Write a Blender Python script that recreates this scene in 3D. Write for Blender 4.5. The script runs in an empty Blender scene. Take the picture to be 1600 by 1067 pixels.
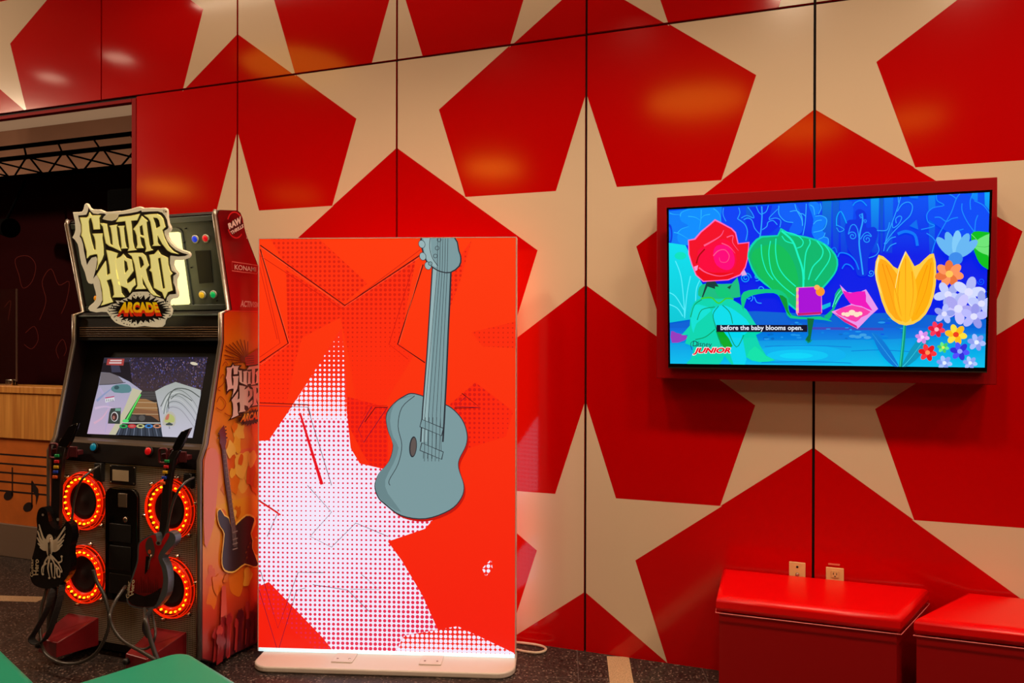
import bpy, bmesh, math, random
from mathutils import Vector, Matrix
from mathutils.geometry import tessellate_polygon
SC = bpy.context.scene
COL = SC.collection
PI = math.pi
# ------------------------------------------------------------------ camera
CAM = Vector((0.0, 0.0, 1.617))
CR = Vector((0.9436496, 0.3309375, 0.0024015))
CU = Vector((-0.0030300, 0.0013831, 0.9999945))
CF = Vector((-0.3309324, 0.9436517, -0.0023079))
FPX = 1170.8168

def ray(x, y):
    return CR * ((x - 800) / FPX) - CU * ((y - 533.5) / FPX) + CF

class Plane:
    """a real flat surface of the room: a point on it and its outward normal"""
    def __init__(self, p, n):
        self.p = Vector(p); self.n = Vector(n).normalized()
    def hit(self, x, y, off=0.0):
        d = ray(x, y)
        t = (self.p + self.n * off - CAM).dot(self.n) / d.dot(self.n)
        return CAM + d * t

def lin(c):
    out = []
    for v in c[:3]:
        v = v / 255.0
        out.append(v / 12.92 if v <= 0.04045 else ((v + 0.055) / 1.055) ** 2.4)
    return tuple(out) + (1.0,)

# ------------------------------------------------------------------ materials
def new_mat(name):
    m = bpy.data.materials.new(name); m.use_nodes = True
    nt = m.node_tree
    return m, nt, nt.nodes['Principled BSDF'], nt.nodes['Material Output']

def pmat(name, col, rough=0.5, metal=0.0, spec=0.5, coat=0.0, noise=0.0, nscale=20.0, bump=0.0, bscale=60.0, emit=None, estr=0.0, coat_rough=0.1):
    m, nt, b, o = new_mat(name)
    c = lin(col)
    b.inputs['Base Color'].default_value = c
    b.inputs['Roughness'].default_value = rough
    b.inputs['Metallic'].default_value = metal
    b.inputs['Specular IOR Level'].default_value = spec
    b.inputs['Coat Weight'].default_value = coat
    b.inputs['Coat Roughness'].default_value = coat_rough
    if noise > 0:
        tc = nt.nodes.new('ShaderNodeTexCoord'); n = nt.nodes.new('ShaderNodeTexNoise')
        n.inputs['Scale'].default_value = nscale; n.inputs['Detail'].default_value = 5
        r = nt.nodes.new('ShaderNodeValToRGB')
        r.color_ramp.elements[0].position = 0.3; r.color_ramp.elements[1].position = 0.7
        r.color_ramp.elements[0].color = tuple(v * (1 - noise) for v in c[:3]) + (1,)
        r.color_ramp.elements[1].color = tuple(min(1, v * (1 + noise)) for v in c[:3]) + (1,)
        nt.links.new(tc.outputs['Object'], n.inputs['Vector']); nt.links.new(n.outputs['Fac'], r.inputs['Fac'])
        nt.links.new(r.outputs['Color'], b.inputs['Base Color'])
    if bump > 0:
        tc = nt.nodes.new('ShaderNodeTexCoord'); n = nt.nodes.new('ShaderNodeTexNoise')
        n.inputs['Scale'].default_value = bscale
        bp = nt.nodes.new('ShaderNodeBump'); bp.inputs['Strength'].default_value = bump; bp.inputs['Distance'].default_value = 0.002
        nt.links.new(tc.outputs['Object'], n.inputs['Vector']); nt.links.new(n.outputs['Fac'], bp.inputs['Height'])
        nt.links.new(bp.outputs['Normal'], b.inputs['Normal'])
    if emit:
        b.inputs['Emission Color'].default_value = lin(emit); b.inputs['Emission Strength'].default_value = estr
    return m

def glow_attr(name, strength, gloss=0.0):
    """a lit picture: every patch gives off the colour it is printed in"""
    m, nt, b, o = new_mat(name)
    a = nt.nodes.new('ShaderNodeAttribute'); a.attribute_name = 'Col'
    b.inputs['Base Color'].default_value = (0.01, 0.01, 0.01, 1)
    b.inputs['Roughness'].default_value = 0.25; b.inputs['Specular IOR Level'].default_value = gloss
    nt.links.new(a.outputs['Color'], b.inputs['Emission Color'])
    b.inputs['Emission Strength'].default_value = strength
    return m

def print_attr(name, rough=0.35, spec=0.4, emit=0.0):
    """a printed sheet: patches of ink"""
    m, nt, b, o = new_mat(name)
    a = nt.nodes.new('ShaderNodeAttribute'); a.attribute_name = 'Col'
    nt.links.new(a.outputs['Color'], b.inputs['Base Color'])
    b.inputs['Roughness'].default_value = rough; b.inputs['Specular IOR Level'].default_value = spec
    if emit:
        nt.links.new(a.outputs['Color'], b.inputs['Emission Color']); b.inputs['Emission Strength'].default_value = emit
    return m

def mth(nt, op, a, b=None, c=None):
    n = nt.nodes.new('ShaderNodeMath'); n.operation = op
    for i, v in enumerate((a, b, c)):
        if v is None: continue
        if isinstance(v, (int, float)): n.inputs[i].default_value = v
        else: nt.links.new(v, n.inputs[i])
    return n.outputs[0]

def halftone_mat(name, strength, cell):
    """backlit print with a dot screen: colour Col, dots Dot, dot radius in Rad (red channel)"""
    m, nt, b, o = new_mat(name)
    uv = nt.nodes.new('ShaderNodeUVMap'); uv.uv_map = 'UV'
    sp = nt.nodes.new('ShaderNodeSeparateXYZ'); nt.links.new(uv.outputs['UV'], sp.inputs[0])
    fx = mth(nt, 'SUBTRACT', mth(nt, 'FRACT', mth(nt, 'DIVIDE', sp.outputs[0], cell)), 0.5)
    fy = mth(nt, 'SUBTRACT', mth(nt, 'FRACT', mth(nt, 'DIVIDE', sp.outputs[1], cell)), 0.5)
    d = mth(nt, 'SQRT', mth(nt, 'ADD', mth(nt, 'MULTIPLY', fx, fx), mth(nt, 'MULTIPLY', fy, fy)))
    ar = nt.nodes.new('ShaderNodeAttribute'); ar.attribute_name = 'Rad'
    sr = nt.nodes.new('ShaderNodeSeparateColor'); nt.links.new(ar.outputs['Color'], sr.inputs[0])
    k = mth(nt, 'LESS_THAN', d, sr.outputs[0])
    a1 = nt.nodes.new('ShaderNodeAttribute'); a1.attribute_name = 'Col'
    a2 = nt.nodes.new('ShaderNodeAttribute'); a2.attribute_name = 'Dot'
    mx = nt.nodes.new('ShaderNodeMix'); mx.data_type = 'RGBA'
    nt.links.new(k, mx.inputs[0]); nt.links.new(a1.outputs['Color'], mx.inputs[6]); nt.links.new(a2.outputs['Color'], mx.inputs[7])
    b.inputs['Base Color'].default_value = (0.01, 0.01, 0.01, 1)
    b.inputs['Roughness'].default_value = 0.3; b.inputs['Specular IOR Level'].default_value = 0.2
    nt.links.new(mx.outputs[2], b.inputs['Emission Color']); b.inputs['Emission Strength'].default_value = strength
    return m

# ------------------------------------------------------------------ objects
def tag(o, label=None, cat=None, group=None, kind=None):
    if label: o['label'] = label
    if cat: o['category'] = cat
    if group: o['group'] = group
    if kind: o['kind'] = kind
    return o

def empty(name, loc, label, cat, group=None, kind=None):
    o = bpy.data.objects.new(name, None); COL.objects.link(o); o.location = Vector(loc)
    o.empty_display_size = 0.1
    return tag(o, label, cat, group, kind)

def world_loc(p):
    v = Vector((0, 0, 0))
    while p is not None:
        v += p.location; p = p.parent
    return v

class MB:
    """collects shapes in world coordinates; build() links them as one mesh object"""
    def __init__(self):
        self.bm = bmesh.new()
    def box(self, lo, hi, mi=0, bev=0.0, seg=2):
        r = bmesh.ops.create_cube(self.bm, size=1.0)
        s = [hi[i] - lo[i] for i in range(3)]; c = [(hi[i] + lo[i]) / 2 for i in range(3)]
        for v in r['verts']:
            v.co = Vector((v.co.x * s[0] + c[0], v.co.y * s[1] + c[1], v.co.z * s[2] + c[2]))
        fs = set(f for v in r['verts'] for f in v.link_faces)
        for f in fs: f.material_index = mi
        if bev > 0:
            es = list(set(e for v in r['verts'] for e in v.link_edges))
            q = bmesh.ops.bevel(self.bm, geom=es, offset=bev, segments=seg, profile=0.5, affect='EDGES')
            for f in q['faces']: f.material_index = mi; f.smooth = True
        return self
    def prism(self, pts, ext, mi=0, bev=0.0, seg=2, smooth=False):
        """closed outline (3-D points of one plane) pushed along ext"""
        ext = Vector(ext); n = len(pts)
        vs = [self.bm.verts.new(Vector(p)) for p in pts]; ws = [self.bm.verts.new(Vector(p) + ext) for p in pts]
        fs = []
        tri = tessellate_polygon([[Vector(p) for p in pts]])
        f1 = self.bm.faces.new(vs); f2 = self.bm.faces.new(list(reversed(ws))); fs += [f1, f2]
        for i in range(n):
            f = self.bm.faces.new((vs[i], ws[i], ws[(i + 1) % n], vs[(i + 1) % n])); f.smooth = smooth; fs.append(f)
        for f in fs: f.material_index = mi
        bmesh.ops.recalc_face_normals(self.bm, faces=fs)
        if bev > 0:
            es = list(set(list(f1.edges) + list(f2.edges)))
            q = bmesh.ops.bevel(self.bm, geom=es, offset=bev, segments=seg, profile=0.5, affect='EDGES')
            for f in q['faces']: f.material_index = mi; f.smooth = True
        return self
    def tube(self, path, r, mi=0, n=8, closed=False):
        path = [Vector(p) for p in path]; m = len(path); rings = []
        prev = None
        for i, p in enumerate(path):
            a = path[(i - 1) % m] if (closed or i > 0) else p
            b = path[(i + 1) % m] if (closed or i < m - 1) else p
            t = (b - a).normalized()
            if prev is None:
                up = Vector((0, 0, 1)) if abs(t.z) < 0.9 else Vector((1, 0, 0))
                u = t.cross(up).normalized()
            else:
                u = (prev - t * prev.dot(t)).normalized()
            prev = u; w = t.cross(u)
            rr = r[i] if isinstance(r, (list, tuple)) else r
            rings.append([self.bm.verts.new(p + (u * math.cos(2 * PI * k / n) + w * math.sin(2 * PI * k / n)) * rr) for k in range(n)])
        for i in range(m if closed else m - 1):
            A, B = rings[i], rings[(i + 1) % m]
            for k in range(n):
                f = self.bm.faces.new((A[k], A[(k + 1) % n], B[(k + 1) % n], B[k])); f.smooth = True; f.material_index = mi
        if not closed:
            for ring in (list(reversed(rings[0])), rings[-1]):
                f = self.bm.faces.new(ring); f.material_index = mi
        return self
    def lathe(self, c, axis, prof, mi=0, n=24, caps=True):
        """prof: (radius, distance along axis) pairs"""
        c = Vector(c); ax = Vector(axis).normalized()
        up = Vector((0, 0, 1)) if abs(ax.z) < 0.9 else Vector((1, 0, 0))
        u = ax.cross(up).normalized(); w = ax.cross(u)
        rings = []
        for r, h in prof:
            rings.append([self.bm.verts.new(c + ax * h + (u * math.cos(2 * PI * k / n) + w * math.sin(2 * PI * k / n)) * max(r, 1e-5)) for k in range(n)])
        fs = []
        for i in range(len(rings) - 1):
            for k in range(n):
                f = self.bm.faces.new((rings[i][k], rings[i][(k + 1) % n], rings[i + 1][(k + 1) % n], rings[i + 1][k])); f.smooth = True; f.material_index = mi; fs.append(f)
        if caps:
            for ring in (rings[0], rings[-1]):
                f = self.bm.faces.new(ring); f.material_index = mi; fs.append(f)
        bmesh.ops.recalc_face_normals(self.bm, faces=fs)
        return self
    def torus(self, c, axis, R, r, mi=0, n=40, m=8, flat=1.0):
        c = Vector(c); ax = Vector(axis).normalized()
        up = Vector((0, 0, 1)) if abs(ax.z) < 0.9 else Vector((1, 0, 0))
        u = ax.cross(up).normalized(); w = ax.cross(u); rings = []
        for i in range(n):
            a = 2 * PI * i / n; e = u * math.cos(a) + w * math.sin(a)
            rings.append([self.bm.verts.new(c + e * (R + r * math.cos(2 * PI * k / m)) + ax * (r * flat * math.sin(2 * PI * k / m))) for k in range(m)])
        for i in range(n):
            for k in range(m):
                f = self.bm.faces.new((rings[i][k], rings[(i + 1) % n][k], rings[(i + 1) % n][(k + 1) % m], rings[i][(k + 1) % m])); f.smooth = True; f.material_index = mi
        return self
    def poly(self, pts, mi=0):
        try:
            f = self.bm.faces.new([self.bm.verts.new(Vector(p)) for p in pts]); f.material_index = mi
        except ValueError: pass
        return self
    def build(self, name, mats, parent=None, label=None, keep_normals=True):
        me = bpy.data.meshes.new(name)
        if parent is not None:
            off = world_loc(parent)
            bmesh.ops.translate(self.bm, verts=self.bm.verts, vec=-off)
        self.bm.to_mesh(me); self.bm.free()
        for m in (mats if isinstance(mats, (list, tuple)) else [mats]): me.materials.append(m)
        o = bpy.data.objects.new(name, me); COL.objects.link(o)
        if parent is not None: o.parent = parent
        if label: o['label'] = label
        return o

# ------------------------------------------------------------------ flat art on a plane
def catmull(pts, closed=True, k=4):
    n = len(pts); out = []
    for i in range(n if closed else n - 1):
        g = lambda j: pts[j % n] if closed else pts[max(0, min(n - 1, j))]
        p0, p1, p2, p3 = g(i - 1), g(i), g(i + 1), g(i + 2)
        for s in range(k):
            t = s / k
            out.append(tuple(0.5 * (2 * p1[a] + (p2[a] - p0[a]) * t + (2 * p0[a] - 5 * p1[a] + 4 * p2[a] - p3[a]) * t * t + (3 * p1[a] - p0[a] - 3 * p2[a] + p3[a]) * t ** 3) for a in range(2)))
    if not closed: out.append(tuple(pts[-1]))
    return out

def clip_poly(pts, quad):
    """cut a polygon to a convex outline"""
    def area(q): return sum(q[i][0] * q[(i + 1) % len(q)][1] - q[(i + 1) % len(q)][0] * q[i][1] for i in range(len(q)))
    sgn = 1 if area(quad) > 0 else -1
    out = list(pts)
    for i in range(len(quad)):
        a, b = quad[i], quad[(i + 1) % len(quad)]
        def side(p): return sgn * ((b[0] - a[0]) * (p[1] - a[1]) - (b[1] - a[1]) * (p[0] - a[0]))
        src, out = out, []
        for j in range(len(src)):
            p, q = src[j], src[(j + 1) % len(src)]
            sp, sq = side(p), side(q)
            if sp >= 0: out.append(p)
            if (sp >= 0) != (sq >= 0):
                t = sp / (sp - sq)
                out.append((p[0] + (q[0] - p[0]) * t, p[1] + (q[1] - p[1]) * t))
        if len(out) < 3: return []
    return out

class Art:
    """patches of flat colour laid on one plane; place() maps drawing units to the plane"""
    def __init__(self, place, normal, clip=None, step=0.00012, base=0.0, uv=None):
        self.place = place; self.n = Vector(normal).normalized(); self.clip = clip; self.step = step
        self.z = base; self.V = []; self.F = []; self.uvf = uv
    def up(self, k=1): self.z += self.step * k
    def poly(self, pts, col, smooth=0, mi=0, dot=None, rad=None, lift=True, col2=None, axis=1):
        if smooth: pts = catmull(pts, True, smooth)
        if self.clip: pts = clip_poly(pts, self.clip)
        if len(pts) < 3: return
        if lift: self.up()
        tris = tessellate_polygon([[Vector((p[0], p[1], 0)) for p in pts]])
        c = lin(col); lo = min(p[axis] for p in pts); hi = max(p[axis] for p in pts)
        b0 = len(self.V)
        for p in pts:
            cc = c
            if col2 is not None:
                t = (p[axis] - lo) / max(1e-9, hi - lo); c2 = lin(col2)
                cc = tuple(c[i] + (c2[i] - c[i]) * t for i in range(4))
            rr = rad(p) if callable(rad) else (rad or 0.0)
            self.V.append((self.place(p[0], p[1]) + self.n * self.z, cc, lin(dot) if dot else cc, rr, self.uvf(p) if self.uvf else p))
        for t in tris: self.F.append(([b0 + i for i in t], mi))
    def stroke(self, pts, w, col, smooth=4, closed=False, taper=False, mi=0):
        if smooth: pts = catmull(pts, closed, smooth)
        n = len(pts); L = []; R = []
        for i in range(n):
            a = pts[(i - 1) % n] if (closed or i) else pts[i]
            b = pts[(i + 1) % n] if (closed or i < n - 1) else pts[i]
            dx, dy = b[0] - a[0], b[1] - a[1]; d = math.hypot(dx, dy) or 1e-9
            ww = w / 2 * ((1 - 0.75 * i / (n - 1)) if taper else 1)
            L.append((pts[i][0] - dy / d * ww, pts[i][1] + dx / d * ww)); R.append((pts[i][0] + dy / d * ww, pts[i][1] - dx / d * ww))
        self.up()
        for i in range(n if closed else n - 1):
            j = (i + 1) % n
            self.poly([L[i], L[j], R[j], R[i]], col, lift=False, mi=mi)
    def ellipse(self, cx, cy, rx, ry, col, n=20, rot=0.0, mi=0, lift=True, **k):
        c, s = math.cos(rot), math.sin(rot)
        self.poly([(cx + rx * math.cos(2 * PI * i / n) * c - ry * math.sin(2 * PI * i / n) * s, cy + rx * math.cos(2 * PI * i / n) * s + ry * math.sin(2 * PI * i / n) * c) for i in range(n)], col, mi=mi, lift=lift, **k)
    def spiral(self, cx, cy, r, turns, w, col, a0=0.0, sgn=1, tail=None):
        pts = []
        m = int(turns * 12)
        for i in range(m + 1):
            a = a0 + sgn * 2 * PI * turns * i / m; q = r * (0.15 + 0.85 * i / m)
            pts.append((cx + q * math.cos(a), cy + q * math.sin(a)))
        if tail: pts += tail
        self.stroke(pts, w, col, smooth=2)
    def text(self, s, quad, col, bold=0.02, shear=0.0, col2=None, mi=0):
        """writing stretched into a four-cornered field (tl, tr, br, bl)"""
        V, F = text_shape(s, bold, shear)
        self.up(); b0 = len(self.V); c = lin(col); c2 = lin(col2) if col2 else c
        tl, tr, br, bl = quad
        for u, v in V:
            x = (1 - v) * ((1 - u) * bl[0] + u * br[0]) + v * ((1 - u) * tl[0] + u * tr[0])
            y = (1 - v) * ((1 - u) * bl[1] + u * br[1]) + v * ((1 - u) * tl[1] + u * tr[1])
            cc = tuple(c[i] * v + c2[i] * (1 - v) for i in range(4))
            self.V.append((self.place(x, y) + self.n * self.z, cc, cc, 0.0, (x, y)))
        for f in F: self.F.append(([b0 + i for i in f], mi))
    def build(self, name, mats, parent=None, label=None, halftone=False):
        me = bpy.data.meshes.new(name); off = world_loc(parent) if parent else Vector((0, 0, 0))
        # every patch faces the plane's outward side
        F = []
        for idx, mi in self.F:
            a, b, c = (self.V[i][0] for i in idx[:3])
            if (b - a).cross(c - a).dot(self.n) < 0: idx = list(reversed(idx))
            F.append((idx, mi))
        me.from_pydata([tuple(v[0] - off) for v in self.V], [], [f for f, _ in F])
        ca = me.attributes.new('Col', 'FLOAT_COLOR', 'POINT')
        for i, v in enumerate(self.V): ca.data[i].color = v[1]
        if halftone:
            da = me.attributes.new('Dot', 'FLOAT_COLOR', 'POINT'); ra = me.attributes.new('Rad', 'FLOAT_COLOR', 'POINT')
            for i, v in enumerate(self.V):
                da.data[i].color = v[2]; ra.data[i].color = (v[3], v[3], v[3], 1)
            uvl = me.uv_layers.new(name='UV')
            for l in me.loops: uvl.data[l.index].uv = self.V[l.vertex_index][4]
        for p, (_, mi) in zip(me.polygons, F): p.material_index = mi
        for m in (mats if isinstance(mats, (list, tuple)) else [mats]): me.materials.append(m)
        o = bpy.data.objects.new(name, me); COL.objects.link(o)
        if parent is not None: o.parent = parent
        if label: o['label'] = label
        return o

_TXT = {}
def curve_mesh(cu):
    o = bpy.data.objects.new('shape', cu); COL.objects.link(o)
    dg = bpy.context.evaluated_depsgraph_get(); dg.update()
    me = bpy.data.meshes.new_from_object(o.evaluated_get(dg))
    bpy.data.objects.remove(o); 
    return me
def text_shape(s, bold, shear):
    key = (s, bold, shear)
    if key not in _TXT:
        cu = bpy.data.curves.new('writing', 'FONT'); cu.body = s; cu.size = 1.0; cu.offset = bold; cu.shear = shear
        cu.resolution_u = 3
        me = curve_mesh(cu)
        xs = [v.co.x for v in me.vertices]; ys = [v.co.y for v in me.vertices]
        x0, x1, y0, y1 = min(xs), max(xs), min(ys), max(ys)
        V = [((v.co.x - x0) / (x1 - x0), (v.co.y - y0) / (y1 - y0)) for v in me.vertices]
        F = [list(p.vertices) for p in me.polygons]
        bpy.data.meshes.remove(me); bpy.data.curves.remove(cu)
        _TXT[key] = (V, F)
    return _TXT[key]

def raised(loops, place, normal, depth, bevel, res=1):
    """outlines (with holes) as a raised, bevelled slab on a plane; place() gives 3-D points"""
    P = [[place(x, y) for x, y in lp] for lp in loops]
    o = P[0][0]; n = Vector(normal).normalized()
    u = (P[0][1] - P[0][0]); u = (u - n * u.dot(n)).normalized(); w = n.cross(u)
    cu = bpy.data.curves.new('outline', 'CURVE'); cu.dimensions = '2D'; cu.fill_mode = 'BOTH'
    cu.extrude = depth / 2; cu.bevel_depth = bevel; cu.bevel_resolution = res; cu.offset = 0.0
    for lp in P:
        sp = cu.splines.new('POLY'); sp.points.add(len(lp) - 1); sp.use_cyclic_u = True
        for i, p in enumerate(lp):
            d = p - o; sp.points[i].co = (d.dot(u), d.dot(w), 0, 1)
    me = curve_mesh(cu)
    M = Matrix((u, w, n)).transposed().to_4x4(); M.translation = o + n * (depth / 2 + bevel)
    me.transform(M); bpy.data.curves.remove(cu)
    return me
def mesh_obj(name, me, mat, parent, label=None):
    me.transform(Matrix.Translation(-world_loc(parent))); me.materials.clear(); me.materials.append(mat)
    o = bpy.data.objects.new(name, me); COL.objects.link(o); o.parent = parent
    if label: o['label'] = label
    return o
def join_bm(mes):
    bm = bmesh.new()
    for m in mes: bm.from_mesh(m); bpy.data.meshes.remove(m)
    r = bpy.data.meshes.new('m'); bm.to_mesh(r); bm.free(); return r
def zt(x0, y0, s):
    return lambda pts: [(x0 + u / s, y0 + v / s) for u, v in pts]
# ------------------------------------------------------------------ shared materials
M_RED = pmat('red_laminate', (198, 0, 2), rough=0.12, spec=0.5)
M_CREAM = pmat('cream_laminate', (226, 202, 172), rough=0.2, spec=0.45)
M_GAP = pmat('dark_gap', (22, 8, 8), rough=0.8)
M_TRIM = pmat('red_trim_paint', (150, 2, 4), rough=0.65, spec=0.12)
M_BLACK = pmat('black_paint', (14, 13, 13), rough=0.45)
M_MATT = pmat('matt_black', (9, 8, 8), rough=0.9, spec=0.05)
M_BLACKGLOSS = pmat('black_gloss', (8, 8, 8), rough=0.12)
M_CHROME = pmat('brushed_chrome', (190, 175, 160), rough=0.25, metal=1.0)
M_WHITE = pmat('white_enamel', (225, 218, 210), rough=0.35)
WY = 3.796                                   # the star wall's front
WALL = Plane((0, WY, 0), (0, -1, 0))
UW = 1.1                                     # one wall panel is 1.1 m wide
def seam(i): return (-0.84226 + (i - 2)) * UW
HSEAM = 3.2; CEIL = 4.0; OPEN_X = -3.973; OPEN_Z = 3.165

# the red wall of flat panels with printed stars
RS = 0.7205
ROW = {0: (3.770, 2.1768, 0.5838), 1: (2.9793, 1.3885)}
mb = MB()
xs = [-8.0] + [seam(i) for i in (-1,)] + [seam(i) for i in range(0, 6)] + [5.0]
up_edges = [-8.0, seam(-3), seam(-2), seam(-1)] + [seam(i) for i in range(0, 6)] + [5.0]
lo_edges = [seam(-1.08)] + [seam(i) for i in range(0, 6)] + [5.0]
lo_edges[0] = -3.930
G = 0.006
panels = [(up_edges[i], up_edges[i + 1], HSEAM, CEIL) for i in range(len(up_edges) - 1)] + \
         [(lo_edges[i], lo_edges[i + 1], 0.0, HSEAM) for i in range(len(lo_edges) - 1)]
for x0, x1, z0, z1 in panels:
    g0 = G if z0 > 0 else -0.004; g1 = G if z1 < CEIL else 0
    mb.box((x0 + G, WY, z0 + g0), (x1 - G, WY + 0.02, z1 - g1), 0)
mb.box((-8.0, WY + 0.021, HSEAM - 0.03), (5.0, WY + 0.06, CEIL), 2)
mb.box((-3.96, WY + 0.021, 0.0), (5.0, WY + 0.06, HSEAM - 0.03), 2)
def star_pts(cx, cz):
    return [(cx + (RS if k % 2 == 0 else RS * 0.381966) * math.cos(PI / 2 - k * PI / 5), cz + (RS if k % 2 == 0 else RS * 0.381966) * math.sin(PI / 2 - k * PI / 5)) for k in range(10)]
stars = [(-2, 3.770)] + [(i, z) for i in range(0, 6) for z in ROW[i % 2]]
for ci, cz in stars:
    S = star_pts(seam(ci), cz)
    convex = [[S[k] for k in (1, 3, 5, 7, 9)]] + [[S[k], S[(k + 1) % 10], S[(k - 1) % 10]] for k in (0, 2, 4, 6, 8)]
    for x0, x1, z0, z1 in panels:
        g0 = G if z0 > 0 else 0.002; g1 = G if z1 < CEIL else 0
        q = [(x0 + G, z0 + g0), (x1 - G, z0 + g0), (x1 - G, z1 - g1), (x0 + G, z1 - g1)]
        for cv in convex:
            p = clip_poly(cv, q)
            if len(p) >= 3:
                P3 = [(a, WY - 0.0004 - 0.0001 * (ci % 2), b) for a, b in p]
                if (Vector(P3[1]) - Vector(P3[0])).cross(Vector(P3[2]) - Vector(P3[0])).y > 0: P3.reverse()
                mb.poly(P3, 1)
tag(mb.build('wall_back', [M_RED, M_CREAM, M_GAP]), 'red panelled wall printed with big cream stars', 'wall', kind='structure')

# red trim round the opening
mb = MB()
mb.box((OPEN_X, WY + 0.006, 0.0), (-3.936, WY + 0.05, HSEAM - 0.012), 0, 0.002)
mb.box((-8.0, WY + 0.006, OPEN_Z), (OPEN_X - 0.001, WY + 0.05, HSEAM - 0.012), 0, 0.002)
tag(mb.build('trim_1', M_TRIM), 'dark red trim framing the stage opening', 'trim', kind='structure')

# floor: dark terrazzo tiles, joints, two inlaid cream strips
m, nt, b, o = new_mat('dark_terrazzo')
tc = nt.nodes.new('ShaderNodeTexCoord'); mp = nt.nodes.new('ShaderNodeMapping'); mp.inputs['Rotation'].default_value[2] = -math.radians(15.5)
nt.links.new(tc.outputs['Object'], mp.inputs['Vector'])
vo = nt.nodes.new('ShaderNodeTexVoronoi'); vo.inputs['Scale'].default_value = 140
nt.links.new(mp.outputs['Vector'], vo.inputs['Vector'])
rp = nt.nodes.new('ShaderNodeValToRGB'); rp.color_ramp.interpolation = 'CONSTANT'
el = rp.color_ramp.elements
el[0].position = 0; el[0].color = lin((50, 43, 41)); el[1].position = 0.45; el[1].color = lin((68, 57, 53))
for ps, cl in ((0.68, (24, 21, 21)), (0.88, (128, 110, 100)), (0.95, (58, 38, 36))):
    e = el.new(ps); e.color = lin(cl)
sc = nt.nodes.new('ShaderNodeSeparateColor'); nt.links.new(vo.outputs['Color'], sc.inputs[0]); nt.links.new(sc.outputs[0], rp.inputs['Fac'])
sx = nt.nodes.new('ShaderNodeSeparateXYZ'); nt.links.new(mp.outputs['Vector'], sx.inputs[0])
def joint(sock, off):
    f = mth(nt, 'FRACT', mth(nt, 'DIVIDE', mth(nt, 'ADD', sock, off), 0.61))
    return mth(nt, 'LESS_THAN', f, 0.006)
j = mth(nt, 'MAXIMUM', joint(sx.outputs[0], 20.05), joint(sx.outputs[1], 20.2))
mx = nt.nodes.new('ShaderNodeMix'); mx.data_type = 'RGBA'
nt.links.new(j, mx.inputs[0]); nt.links.new(rp.outputs['Color'], mx.inputs[6]); mx.inputs[7].default_value = lin((92, 84, 82))
nt.links.new(mx.outputs[2], b.inputs['Base Color']); b.inputs['Roughness'].default_value = 0.42; b.inputs['Specular IOR Level'].default_value = 0.35
M_FLOOR = m
M_STRIP = pmat('cream_terrazzo', (190, 160, 125), rough=0.4, noise=0.35, nscale=160)
mb = MB()
mb.box((-10.0, -7.0, -0.1), (5.0, 7.0, 0.0), 0)
def strip(p, q, w):
    p = Vector((p[0], p[1], 0.0006)); q = Vector((q[0], q[1], 0.0006)); d = (q - p).normalized(); s = Vector((-d.y, d.x, 0)) * w / 2
    mb.poly([p - s, q - s, q + s, p + s], 1)
strip((-0.752, 3.79), (-0.215, 1.75), 0.112)
strip((-7.2, 2.62), (-4.285, 3.418), 0.094)
tag(mb.build('floor', [M_FLOOR, M_STRIP]), 'dark brown terrazzo floor with inlaid cream strips', 'floor', kind='structure')

# shell of the lounge
M_CEIL = pmat('ceiling_paint', (200, 180, 160), rough=0.9)
M_ROOM = pmat('brown_room_paint', (96, 62, 46), rough=0.85)
tag(MB().box((-10.0, -7.0, CEIL + 0.001), (5.0, 7.0, CEIL + 0.1)).build('ceiling', M_CEIL), 'plain warm ceiling', 'ceiling', kind='structure')
tag(MB().box((5.001, -7.0, 0.0), (5.1, 7.0, CEIL)).build('wall_right', M_ROOM), 'plain brown side wall', 'wall', kind='structure')
tag(MB().box((-10.1, -7.0, 0.0), (-10.001, 7.0, CEIL)).build('wall_left', M_ROOM), 'plain brown far side wall', 'wall', kind='structure')
tag(MB().box((-10.0, -7.1, 0.0), (5.0, -7.001, CEIL)).build('wall_front', M_ROOM), 'plain brown wall facing the stars', 'wall', kind='structure')

# ------------------------------------------------------------------ the stage room behind the opening
M_STAGEBROWN = pmat('beige_brown_plaster', (150, 108, 84), rough=0.9, noise=0.06, nscale=3)
M_STAGEDARK = pmat('dark_red_panel', (44, 1, 3), rough=0.85, spec=0.08)
M_CHALK = pmat('faint_red_line', (66, 20, 18), rough=0.7)
tag(MB().box((-10.0, 6.2, 0.0), (-3.0, 6.3, CEIL)).build('wall_rear', M_STAGEBROWN), 'beige brown upper wall behind the truss', 'wall', kind='structure')
tag(MB().box((-3.3, WY + 0.17, 0.0), (-3.2, 6.19, CEIL)).build('wall_side', M_STAGEDARK), 'dark side wall of the stage room', 'wall', kind='structure')
SP = Plane((0, 5.2, 0), (0, -1, 0))
zs = SP.hit(100, 272).z
mb = MB(); mb.box((-10.0, 5.2, 0.0), (-3.4, 5.25, zs), 0)
o_stage = mb.build('wall_stage', M_STAGEDARK); tag(o_stage, 'dark red panelled stage back with faint outlines', 'wall', kind='structure')
sk = Art(lambda x, y: SP.hit(x, y), (0, -1, 0), step=0.0003, base=0.0006)
for pts in ([(62, 500), (72, 470), (66, 440), (80, 420), (92, 445), (108, 440), (104, 470), (96, 490)], [(30, 430), (24, 405), (44, 400), (56, 415), (50, 440), (36, 450), (30, 430)],
            [(92, 560), (88, 545), (98, 530), (104, 545), (100, 556)], [(40, 520), (54, 510), (60, 530), (50, 545), (38, 538)], [(140, 400), (120, 380), (130, 350), (155, 345)], [(8, 480), (18, 470), (14, 500)]):
    sk.stroke(pts, 0.9, (110, 40, 34))
so = sk.build('outline_drawing', print_attr('outline_ink', 0.8, 0.1)); so.parent = o_stage
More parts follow.
